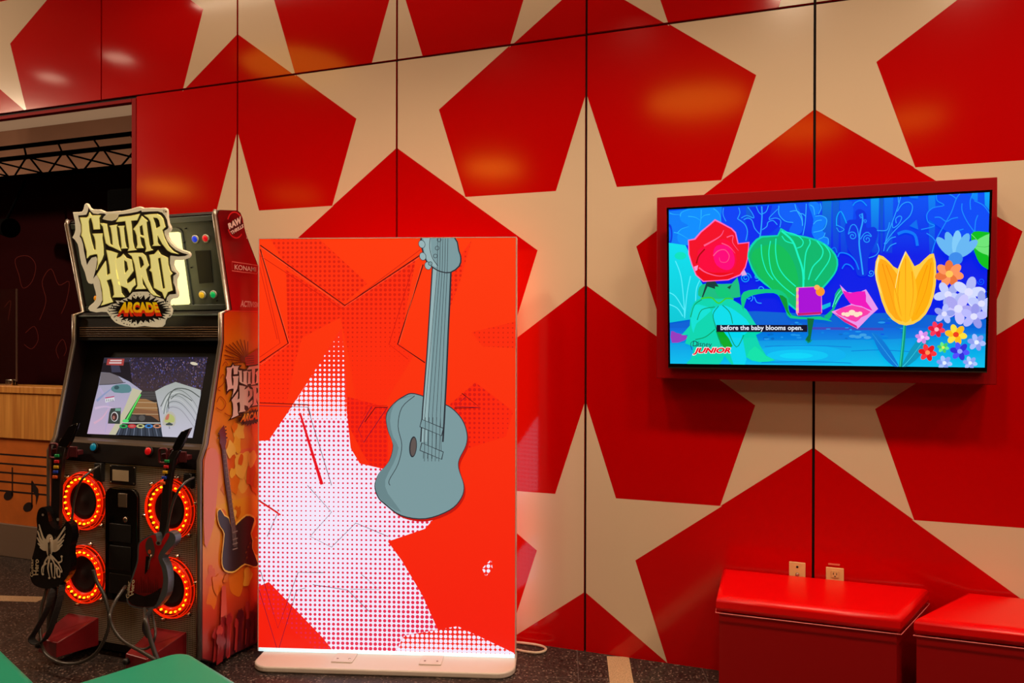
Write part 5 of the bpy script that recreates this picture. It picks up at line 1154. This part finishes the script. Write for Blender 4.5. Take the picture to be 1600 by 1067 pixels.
# dark electric guitar on the flames
GD = (50, 36, 40); 
A.poly(hs(S7([(178, 770), (205, 748), (240, 800), (268, 815), (282, 880), (330, 850), (400, 790), (450, 800), (470, 830), (470, 870), (440, 940), (455, 990), (450, 1050), (495, 1175), (455, 1195), (390, 1175), (330, 1220), (290, 1238), (235, 1225), (212, 1170), (214, 1080), (228, 940), (200, 890), (183, 840)])), (250, 200, 90), smooth=2)
A.poly(hs(S7([(183, 776), (205, 757), (232, 805), (265, 824), (290, 900), (335, 860), (400, 805), (445, 815), (460, 840), (432, 935), (446, 990), (444, 1050), (488, 1170), (452, 1186), (388, 1165), (330, 1208), (290, 1226), (240, 1214), (218, 1168), (220, 1080), (235, 940), (206, 890), (188, 840)])), GD, smooth=2)
A.poly(hs(S7([(214, 302), (242, 302), (262, 480), (300, 760), (330, 940), (292, 940), (268, 760), (240, 560)])), (84, 52, 56))
for k in range(16): A.stroke(hs(S7([(222 + k * 4.6, 340 + k * 34), (250 + k * 4.4, 338 + k * 34)])), 0.003, (140, 100, 92), smooth=0)
A.poly(hs(S7([(190, 162), (228, 114), (240, 170), (247, 236), (238, 280), (242, 305), (214, 305), (204, 262), (194, 252), (200, 215)])), (104, 34, 40))
for x, y in ((240, 130), (242, 156), (244, 182), (188, 180), (184, 215), (248, 212)): A.ellipse(*hs(S7([(x, y)]))[0], 0.006, 0.004, (50, 20, 24), n=8)
for y in (930, 985, 1020, 1060): A.stroke(hs(S7([(292, y), (330, y - 12)])), 0.006, (150, 130, 124), smooth=0)
for x, y in ((395, 1080), (410, 1040), (425, 1010), (400, 1120)): A.ellipse(*hs(S7([(x, y)]))[0], 0.008, 0.006, (110, 60, 40), n=10)
for k in range(5): A.stroke(hs(S7([(222 + k * 5, 300), (300 + k * 6, 1040)])), 0.0014, (160, 136, 130), smooth=0)
# smoke of light and a crowd of raised arms at the foot
A.poly(hs([(343, 915), (349, 915), (352, 975), (341, 975)]), (226, 110, 96), col2=(206, 80, 60))
rnd = random.Random(4)
for k in range(30):
    y = rnd.uniform(2.93, 3.68); z = rnd.uniform(0.05, 0.14); h = rnd.uniform(0.04, 0.13); w = rnd.uniform(0.018, 0.03); c = rnd.choice([(176, 44, 44), (140, 30, 36), (110, 24, 34), (196, 62, 56), (90, 18, 30)])
    if y < 3.0: z = max(z, 0.06)
    A.poly([(y, max(0.035, z - 0.05)), (y + w, max(0.035, z - 0.05)), (y + w * 0.9 + 0.01, z + h), (y + w * 0.1 + 0.01, z + h)], c); A.ellipse(y + w / 2 + 0.01, z + h + 0.014, w * 1.0, 0.024, c, n=10)
    for q in range(3): A.stroke([(y + 0.004 + w * (0.1 + q * 0.35) + 0.004, z + h + 0.02), (y + 0.004 + w * (0.1 + q * 0.38) + 0.004, z + h + 0.045)], 0.007, c, smooth=0)
# makers' marks
A.stroke([(hs(S5([(180, 190)]))[0][0] + 0.058 * math.cos(a), hs(S5([(180, 190)]))[0][1] + 0.064 * math.sin(a)) for a in [0.3 + k * 0.12 for k in range(22)]], 0.007, (206, 30, 36), smooth=0)
A.stroke([(hs(S5([(180, 190)]))[0][0] + 0.058 * math.cos(a), hs(S5([(180, 190)]))[0][1] + 0.064 * math.sin(a)) for a in [3.6 + k * 0.12 for k in range(18)]], 0.007, (206, 30, 36), smooth=0)
A.poly(hs(S5([(106, 182), (232, 104), (258, 205), (146, 284)])), (60, 6, 12))
A.text('RAW', hs(S5([(108, 178), (230, 106), (240, 170), (122, 232)])), (226, 206, 196), bold=0.06)
A.text('THRILLS', hs(S5([(130, 250), (250, 180), (256, 212), (144, 280)])), (226, 206, 196), bold=0.04)
A.stroke(hs(S5([(148, 528), (413, 567), (378, 640), (148, 612)])), 0.005, (214, 96, 90), smooth=0, closed=True)
A.text('KONAMI', hs(S5([(172, 553), (372, 580), (372, 622), (172, 600)])), (226, 178, 170), bold=0.012)
A.text('ACTIVISION', hs(S5([(232, 884), (440, 908), (440, 954), (226, 946)])), (222, 150, 144), bold=0.03)
for y in (244, 268, 290, 310): A.ellipse(*hs(S5([(285, y)]))[0], 0.004, 0.004, (220, 160, 150), n=8)
A.build('side_art', print_attr('side_print', 0.28, 0.5), sides[1], 'red and orange printed flame art with an electric guitar')
# ------------------------------------------------------------------ guitar controllers
FRET = [(20, 150, 80), (214, 30, 40), (226, 176, 30), (36, 66, 190), (236, 96, 30)]
def slab(mbm, plane, pts, depth, mi=0, bev=0.004): mbm.prism([plane.hit(x, y) for x, y in pts], plane.n * -depth, mi, bev, 2)
M_GBLK = pmat('guitar_black', (14, 12, 13), rough=0.22); M_GSIDE = pmat('guitar_grey_side', (96, 104, 112), rough=0.3, metal=0.4); M_GNECK = pmat('guitar_neck', (26, 20, 20), rough=0.35); M_CORD = pmat('black_cord', (58, 54, 50), rough=0.35); M_STRAP = pmat('black_strap', (18, 16, 16), rough=0.8); M_PEDAL = pmat('dark_red_paint', (118, 14, 22), rough=0.35, noise=0.15, nscale=14)
BODYP = Plane((0, 2.765, 0), (0, -1, 0)); NECKP = Plane((0, 2.80, 0), (0, -1, 0)); CORDP = Plane((0, 2.74, 0), (0, -1, 0))
R3_ = zt(0, 800, 3.81)
def guitar(label, body, head, neckl, neckr, frets, art, cords, strap, whammy, inlay):
    c = BODYP.hit(sum(p[0] for p in body) / len(body), sum(p[1] for p in body) / len(body))
    t = empty('guitar_controller', (c.x, 2.78, c.z), label, 'guitar controller', 'guitar controllers hanging on the arcade machine')
    mb = MB(); slab(mb, BODYP, catmull(body, True, 3), 0.036, 0, 0.0)
    bd = mb.build('body', [M_GSIDE if inlay else M_GBLK], t)
    a = Art(lambda x, y: BODYP.hit(x, y), BODYP.n, step=0.00015, base=0.0004); art(a); a.build('body_pattern', print_attr('guitar_print', 0.2, 0.5), bd)
    mb = MB(); slab(mb, NECKP, neckl + list(reversed(neckr)), 0.022, 0, 0.003); nk = mb.build('neck', M_GNECK, t)
    mb = MB(); slab(mb, NECKP, head, 0.018, 0, 0.003); mb.build('headstock', M_GBLK, t)
    for (x, y), col in zip(frets, FRET if len(frets) == 5 else FRET[1:]):
        mb = MB(); mb.prism([NECKP.hit(x + dx, y + dy, 0.0005) for dx, dy in ((-3.4, 2.2), (-3.0, -2.6), (3.4, -2.4), (3.4, 2.2))], NECKP.n * 0.010, 0, 0.003); mb.build('fret_button', pmat('fret', col, rough=0.35), nk)
    mb = MB(); mb.tube([BODYP.hit(x, y, 0.012) for x, y in whammy], 0.004, 0, 8); mb.build('whammy_bar', M_CHROME, bd)
    for path, r, ya, yb_ in cords:
        pp = catmull(path, False, 6); n_ = len(pp) - 1; MB().tube([Plane((0, ya + (yb_ - ya) * min(1.0, 3.0 * i / n_), 0), (0, -1, 0)).hit(x, y) for i, (x, y) in enumerate(pp)], r, 0, 8).build('cord', M_CORD, t)
    mb = MB(); pp = catmull(strap, False, 5)
    m_ = len(pp) - 1; L = [BODYP.hit(x, y, 0.10 * math.sin(PI * i / m_) ** 0.6 if 0 < i < m_ else 0.0) + Vector((0, 0.004, 0)) for i, (x, y) in enumerate(pp)]
    for i in range(len(L) - 1):
        w = Vector((0, 0.036, 0)); mb.poly([L[i], L[i + 1], L[i + 1] + w, L[i] + w])
    so = mb.build('strap', M_STRAP, t); md = so.modifiers.new('thick', 'SOLIDIFY'); md.thickness = 0.004
    return t
def art_red(a):
    a.poly(R3_([(925, 135), (885, 148), (842, 176), (828, 205), (824, 290), (800, 370), (774, 450), (762, 516), (782, 552), (850, 566), (914, 564), (942, 520), (966, 450), (972, 390), (962, 330), (942, 275), (955, 235), (1000, 160), (1010, 128), (990, 128), (960, 180), (938, 190)]), (206, 24, 26), smooth=2, col2=(70, 10, 12))
    a.poly(R3_([(760, 500), (800, 480), (860, 500), (930, 470), (962, 450), (940, 525), (912, 560), (850, 562), (784, 548)]), (22, 14, 15), smooth=2)
    for k in range(14): x = 800 + k * 11; a.stroke(R3_([(x, 480), (x - 4, 430 - (k * 37) % 50)]), 1.0, (40, 12, 14), taper=True)
    a.poly(R3_([(880, 160), (905, 150), (925, 220), (912, 270), (880, 250), (868, 200)]), (74, 62, 60), smooth=2); a.ellipse(*R3_([(893, 235)])[0], 2.6, 3.4, (206, 70, 40)); a.poly(R3_([(872, 262), (895, 262), (880, 350), (864, 372)]), (12, 8, 9)); a.ellipse(*R3_([(948, 182)])[0], 4.6, 4.0, (120, 116, 112)); a.ellipse(*R3_([(946, 184)])[0], 2.6, 2.4, (40, 36, 36))
    a.text('Guitar', R3_([(752, 510), (762, 410), (780, 408), (774, 512)]), (206, 190, 160), bold=0.02); a.text('Hero', R3_([(776, 500), (784, 402), (806, 400), (800, 488)]), (216, 200, 170), bold=0.03)
def art_black(a):
    cr = (226, 214, 194); G_ = zt(30, 640, 2.667)
    a.poly(G_([(84, 482), (80, 520), (88, 560), (104, 582), (120, 576), (118, 545), (102, 532), (93, 508)]), cr); a.poly(G_([(194, 492), (190, 530), (176, 562), (150, 580), (136, 574), (140, 548), (164, 536), (182, 512)]), cr)
    for k in range(6): a.stroke(G_([(108 - k * 2, 572 - k * 8), (78 + k * 1.5, 566 - k * 16)]), 2.0, (20, 15, 15), smooth=0); a.stroke(G_([(150 + k * 4, 570 - k * 7), (186 + k * 2, 560 - k * 12)]), 2.0, (20, 15, 15), smooth=0)
    for pl in ([(288, 170), (262, 160), (235, 72)], [(286, 182), (250, 170), (226, 110)], [(284, 194), (250, 190), (224, 150)], [(284, 206), (256, 208), (228, 184)], [(286, 218), (264, 222), (240, 208)],
               [(312, 176), (345, 160), (392, 85)], [(314, 190), (355, 176), (392, 128)], [(314, 202), (352, 196), (384, 164)], [(314, 214), (350, 212), (376, 192)], [(312, 226), (336, 228), (360, 214)]): a.stroke(R3_(pl), 5.6, cr, taper=True)
    a.poly(R3_([(280, 150), (300, 130), (320, 152), (318, 230), (306, 262), (300, 300), (290, 262), (280, 230)]), cr, smooth=2); a.poly(R3_([(290, 180), (303, 180), (300, 270), (292, 290)]), (18, 14, 14))
    for pl in ([(296, 260), (270, 300), (262, 360)], [(300, 270), (290, 330), (300, 385)], [(304, 262), (330, 310), (330, 385)], [(308, 256), (350, 300), (376, 350)], [(330, 310), (360, 340), (362, 380)], [(350, 300), (372, 290), (372, 260)], [(282, 300), (256, 330), (256, 372)], [(310, 300), (312, 340), (318, 388)], [(345, 330), (345, 360), (350, 388)]): a.stroke(R3_(pl), 3.4, cr, taper=True)
    for x, y in ((262, 368), (300, 390), (332, 388), (372, 352), (360, 382), (374, 262)): a.ellipse(*R3_([(x, y)])[0], 1.8, 1.8, cr, n=10)
    a.ellipse(*R3_([(262, 15)])[0], 1.8, 2.0, (150, 140, 130), n=10); a.ellipse(*R3_([(352, 42)])[0], 2.2, 2.4, (150, 140, 130), n=10)
    a.text('Guitar', R3_([(186, 382), (190, 272), (206, 270), (206, 384)]), (200, 184, 156), bold=0.02); a.text('Hero', R3_([(206, 374), (212, 274), (240, 280), (236, 372)]), (206, 190, 160), bold=0.03)
guitar('red and black guitar controller hanging on the right of the arcade front',
       R3_([(925, 130), (880, 140), (835, 170), (820, 205), (815, 290), (790, 370), (765, 450), (752, 520), (778, 562), (850, 576), (925, 574), (985, 505), (1000, 440), (1000, 380), (988, 320), (968, 275), (990, 240), (1035, 190), (1045, 150), (1020, 120), (985, 125), (958, 175), (940, 185)]),
       [(297, 668.5), (282.5, 674.5), (276, 684), (269, 699), (270.5, 706), (279, 704), (283, 698), (291, 681)],
       [(269, 703), (262, 716), (254, 755), (250.5, 800), (247, 842)], [(279, 705), (271, 720), (264.5, 760), (262, 800), (258, 842)],
       [(262, 720.5), (260.8, 729), (259.2, 737.5), (257.6, 746), (255.6, 754.5)], art_red,
       [([(226, 950), (228, 970), (236, 1002), (246.7, 1032)], 0.010, 2.78, 2.66), ([(236, 952), (243, 985), (238, 1006), (226, 1014), (210, 1012)], 0.006, 2.785, 2.69), ([(196, 916), (180, 940), (172, 963), (178.5, 984), (194, 1002), (223, 1019), (243, 1031)], 0.008, 2.78, 2.62), ([(303, 746), (290, 753), (278, 768), (269, 790), (262, 822), (258, 840)], 0.006, 2.862, 2.785)],
       [(232, 950), (225, 965), (222, 985), (228, 998)], R3_([(905, 250), (890, 290), (884, 340)]), True)
guitar('black guitar controller with a pale phoenix print hanging on the left of the arcade front',
       zt(30, 640, 2.667)([(80, 418), (72, 455), (75, 500), (66, 570), (51, 630), (45, 690), (62, 730), (110, 746), (160, 736), (203, 692), (214, 640), (209, 585), (221, 532), (216, 486), (198, 466), (180, 488), (158, 500), (138, 490), (124, 466), (117, 428), (100, 406)]),
       [(120.5, 661), (107, 666), (99, 680), (92, 690), (90, 698), (104, 699), (110, 690), (117, 672)],
       [(90, 697), (85.5, 716), (81, 760), (77, 822)], [(102, 699), (97, 718), (93, 760), (91, 826)],
       [(90.2, 712), (89.8, 721), (89.0, 729.5), (88.2, 737), (87.2, 745)], art_black,
       [([(73, 920), (64, 955), (63, 989), (69.5, 1018), (89, 1033), (110, 1037), (131, 1033), (152, 1018), (167, 989), (170.6, 963), (163, 931), (152, 910), (146, 890)], 0.008, 2.785, 2.655), ([(155, 728), (140, 738), (126, 752), (117, 778), (113, 806), (110, 830)], 0.006, 2.862, 2.785)],
       [(78, 918), (70, 950), (52, 985), (43, 1001), (54, 1007), (68, 994), (84, 950), (92, 914)], R3_([(300, 150), (296, 200), (298, 250)]), False)
# ------------------------------------------------------------------ red foot boxes fixed to the foot of the front
def pedal(dx, lab):
    P = lambda x, y, z: (x + dx, y, z)
    lo = [P(-3.256, 2.9135, 0.052), P(-3.256, 2.90, 0.052), P(-3.318, 2.725, 0.052), P(-3.462, 2.742, 0.052), P(-3.462, 2.9135, 0.052)]
    hi = [P(-3.256, 2.9135, 0.192), P(-3.256, 2.885, 0.19), P(-3.318, 2.725, 0.125), P(-3.462, 2.742, 0.125), P(-3.462, 2.9135, 0.192)]
    mb = MB(); A_ = [mb.bm.verts.new(Vector(p)) for p in lo]; B_ = [mb.bm.verts.new(Vector(p)) for p in hi]
    mb.bm.faces.new(A_); mb.bm.faces.new(list(reversed(B_)))
    for k in range(5): mb.bm.faces.new((A_[k], B_[k], B_[(k + 1) % 5], A_[(k + 1) % 5]))
    bmesh.ops.recalc_face_normals(mb.bm, faces=mb.bm.faces)
    bmesh.ops.bevel(mb.bm, geom=list(mb.bm.edges), offset=0.004, segments=2, profile=0.5, affect='EDGES')
    bx = mb.build('foot_box', M_PEDAL, arc, lab)
    MB().lathe(P(-3.445, 2.7395, 0.095), (-0.11, -1, 0), [(0.016, 0), (0.016, 0.014), (0.009, 0.022), (0.0, 0.023)], 0, 14).build('cable_gland', M_CAB, bx)
pedal(0.0, 'dark red wedge shaped foot box'); pedal(0.563, 'dark red wedge shaped foot box')
# ------------------------------------------------------------------ red benches by the wall
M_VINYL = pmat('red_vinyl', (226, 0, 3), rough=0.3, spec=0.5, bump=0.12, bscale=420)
M_VINYLD = pmat('red_vinyl_shaded', (150, 0, 2), rough=0.42, spec=0.4, bump=0.1, bscale=420)  # same vinyl as the lid, darkened to stand in for shade on the front
M_PIPE = pmat('pink_piping', (225, 110, 110), rough=0.4)
def bench(xf0, xf1, xb0, xb1, yf, yb, label):
    t = empty('storage_bench', ((xf0 + xf1) / 2, (yf + yb) / 2, 0), label, 'bench', 'red storage benches along the star wall')
    zl, zt_ = 0.44, 0.512
    def outl(d, z): return [(xf0 + d, yf + d, z), (xf1 - d, yf + d, z), (xb1 - d * 1.2, yb - d, z), (xb0 + d, yb - d, z)]
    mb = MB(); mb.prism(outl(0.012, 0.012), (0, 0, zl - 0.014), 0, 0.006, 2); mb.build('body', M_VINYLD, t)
    mb = MB(); mb.prism(outl(0.02, 0.0), (0, 0, 0.012), 0); mb.build('plinth', M_BLACK, t)
    # cushion lid: rounded, slightly crowned
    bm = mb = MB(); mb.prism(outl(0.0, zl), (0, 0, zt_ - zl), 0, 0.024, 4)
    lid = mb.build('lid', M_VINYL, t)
    e = [Vector(p) for p in outl(-0.002, zl + 0.001)]
    path = []
    for i in range(4):
        a, b = e[i], e[(i + 1) % 4]
        for k in range(6): path.append(a.lerp(b, k / 6))
    MB().tube(path, 0.002, 0, 6, closed=True).build('piping', M_PIPE, lid, 'thin pale pink piping')
    return t
bench(-0.236, 0.479, -0.236, 0.655, 3.345, 3.775, 'red vinyl storage bench standing under the two wall sockets')
bench(0.527, 1.30, 0.80, 1.02, 3.352, 3.778, 'red vinyl storage bench right of the sockets, cut by the frame')
# ------------------------------------------------------------------ wall sockets
M_PLATE = pmat('ivory_plate', (226, 190, 130), rough=0.4)
def plate(x0, x1, ytop, name, label, cat):
    a = WALL.hit(x0, ytop); c = WALL.hit(x1, ytop + 0.6); w = c.x - a.x; h = 0.114
    t = empty(name, (a.x + w / 2, WY, a.z - h), label, cat)
    MB().box((a.x, WY - 0.008, a.z - h), (c.x, WY - 0.001, a.z), 0, 0.003).build('plate', M_PLATE, t)
    return t, a.x + w / 2, a.z - h / 2
t, cx, cz = plate(1233, 1258.5, 876.5, 'phone_socket', 'ivory wall plate with one screw hole, left of the panel joint above the bench', 'wall plate')
MB().lathe((cx, WY - 0.0078, cz + 0.035), (0, -1, 0), [(0.0055, 0), (0.0055, 0.001), (0.004, 0.0016)], 0, 14).build('screw', M_BLACK, t)
mb = MB(); mb.lathe((cx, WY - 0.0078, cz), (0, -1, 0), [(0.009, 0), (0.009, 0.003), (0.005, 0.008)], 0, 14); mb.build('jack', M_CHROME, t)
t, cx, cz = plate(1290.5, 1318.5, 885, 'power_socket', 'ivory duplex power socket right of the panel joint above the bench', 'power socket')
for dz in (0.026, -0.026):
    f = MB(); f.box((cx - 0.017, WY - 0.0105, cz + dz - 0.014), (cx + 0.017, WY - 0.0075, cz + dz + 0.014), 0, 0.004, 3); fo = f.build('outlet', M_PLATE, t)
    s = MB()
    for dx in (-0.007, 0.007): s.box((cx + dx - 0.0016, WY - 0.0112, cz + dz - 0.002), (cx + dx + 0.0016, WY - 0.0104, cz + dz + 0.008))
    s.lathe((cx, WY - 0.0104, cz + dz - 0.008), (0, -1, 0), [(0.003, 0), (0.003, 0.0008)], 0, 10)
    s.build('slot', M_BLACK, fo)
a = WALL.hit(1294, 879.5); c = WALL.hit(1312, 884)
tag(MB().box((a.x, WY - 0.003, c.z), (c.x, WY - 0.0006, a.z), 0, 0.0008).build('label_strip', pmat('pink_label', (226, 120, 90), rough=0.5)), 'small blank pinkish label strip stuck just above the power socket', 'label')
# ------------------------------------------------------------------ green cushions in the foreground
M_GREEN = pmat('green_vinyl', (10, 150, 118), rough=0.42, spec=0.5, coat=0.4, coat_rough=0.25, bump=0.08, bscale=300)
M_GREEND = pmat('green_vinyl_side', (70, 120, 92), rough=0.5)
def stool(corner, ang, sx, sy, label):
    """corner: the rounded far corner of the seat; sides run along ang and towards the viewer"""
    a = math.radians(ang); e1 = Vector((math.cos(a), math.sin(a), 0)); e2 = Vector((math.sin(a), -math.cos(a), 0))
    c = Vector((corner[0], corner[1], 0)); R = 0.075
    def outl(d, z):
        pts = []
        for (px_, py_), a0 in (((R, R), 180), ((sx - R, R), 270), ((sx - R, sy - R), 0), ((R, sy - R), 90)):
            for k in range(7):
                an = math.radians(a0 + 90 * k / 6); rr = R - d
                pts.append(c + e1 * (px_ + rr * math.cos(an)) + e2 * (py_ + rr * math.sin(an)) + Vector((0, 0, z)))
        return pts
    m_ = c + e1 * sx / 2 + e2 * sy / 2
    t = empty('green_stool', (m_.x, m_.y, 0), label, 'stool', 'green stools in the foreground')
    mb = MB(); mb.prism(outl(0.012, 0.012), (0, 0, 0.365), 0, 0.006, 2); mb.build('body', M_GREEND, t)
    mb = MB(); mb.prism(outl(0.0, 0.38), (0, 0, 0.07), 0, 0.03, 5); mb.build('seat_cushion', M_GREEN, t)
    mb = MB(); mb.prism(outl(0.03, 0.0), (0, 0, 0.0115), 0); mb.build('foot', M_BLACK, t)
stool((-2.10, 2.262), -22.5, 0.52, 0.52, 'green upholstered stool with its rounded far corner before the arcade machine')
stool((-2.95, 2.115), -22.5, 0.66, 0.52, 'green upholstered stool cut by the lower left corner of the frame')
# ------------------------------------------------------------------ lamps, added fill lights and camera
def area(name, loc, size, power, col, rot=(0, 0, 0), spread=PI, shape='DISK', size_y=None):
    l = bpy.data.lights.new(name, 'AREA'); l.shape = shape; l.size = size; l.energy = power * 1.12; l.color = col; l.spread = spread
    if size_y: l.size_y = size_y
    o = bpy.data.objects.new(name, l); COL.objects.link(o); o.location = loc; o.rotation_euler = rot
    return o
WARM = (1.0, 0.75, 0.52)
for x, y, p, d, sp in ((-8.4, 2.2, 22, 0.24, PI), (-6.17, 2.58, 0.6, 0.22, PI), (-5.2, 2.75, 0.6, 0.22, PI), (-4.1, 2.6, 6, 0.24, 2.25), (-3.05, 2.4, 9, 0.24, 2.25), (-2.0, 2.3, 15, 0.24, 2.25), (-0.95, 2.25, 15, 0.24, 2.25), (0.1, 2.2, 19, 0.24, 2.4), (1.15, 2.2, 18, 0.24, 2.5), (2.2, 2.2, 13, 0.24, 2.7), (3.4, 2.2, 16, 0.24, PI)):
    area('downlight', (x, y, 3.97), d, p, WARM, spread=sp)  # the leftmost one is added to brighten the wall's left end
area('wall_top_fill', (0.15, 3.3, 3.98), 8.1, 22, WARM, shape='RECTANGLE', size_y=0.08)  # fill strip added out of view to light the top of the wall
for x, y, d, p in ((-0.73, 0.01, 0.95, 9.0), (-3.66, -2.04, 0.75, 13.0), (0.29, -1.35, 0.85, 7.0), (1.37, -1.34, 0.6, 4.0), (-3.9, 2.1, 0.9, 5.0), (-7.4, -2.8, 0.8, 4.0), (-9.0, -1.66, 0.8, 14.0)):
    area('round_lamp', (x, y, 3.97), d, p, (1.0, 0.40, 0.02))
for x, y, p in ((-7.85, 1.4, 26), (-8.0, 1.15, 22)):      # unseen fill lights added to brighten the wall over the opening
    d = Vector((-5.2, 3.79, 3.0)) - Vector((x, y, 3.9))
    o = area('opening_fill', (x, y, 3.9), 0.2, p, WARM, spread=2.4); o.rotation_euler = d.to_track_quat('-Z', 'Y').to_euler()
# fill lights added out of view on the right to brighten the wall
for x, y, p in ((3.2, 0.4, 40), (4.0, -2.0, 42)):
    area('side_fill', (x, y, 3.97), 0.6, p, WARM)
area('stage_fill', (-7.2, 5.75, 3.0), 5.0, 13, (1.0, 0.74, 0.52), rot=(math.radians(132), 0, 0), shape='RECTANGLE', size_y=0.15)  # hidden light added to brighten the rear wall above the stage
w = bpy.data.worlds.new('World'); SC.world = w; w.use_nodes = True
w.node_tree.nodes['Background'].inputs[0].default_value = (0.02, 0.012, 0.008, 1)
cd = bpy.data.cameras.new('camera'); co = bpy.data.objects.new('camera', cd); COL.objects.link(co)
cd.sensor_fit = 'HORIZONTAL'; cd.sensor_width = 36.0; cd.lens = FPX / 1600 * 36.0; cd.clip_start = 0.05
M = Matrix((CR, CU, -CF)).transposed().to_4x4(); M.translation = CAM; co.matrix_world = M
SC.camera = co
SC.view_settings.view_transform = 'Standard'; SC.view_settings.look = 'None'; SC.view_settings.exposure = 0.0; SC.view_settings.gamma = 1.0
SC.view_settings.use_curve_mapping = False
SC.cycles.max_bounces = 8; SC.cycles.use_denoising = True
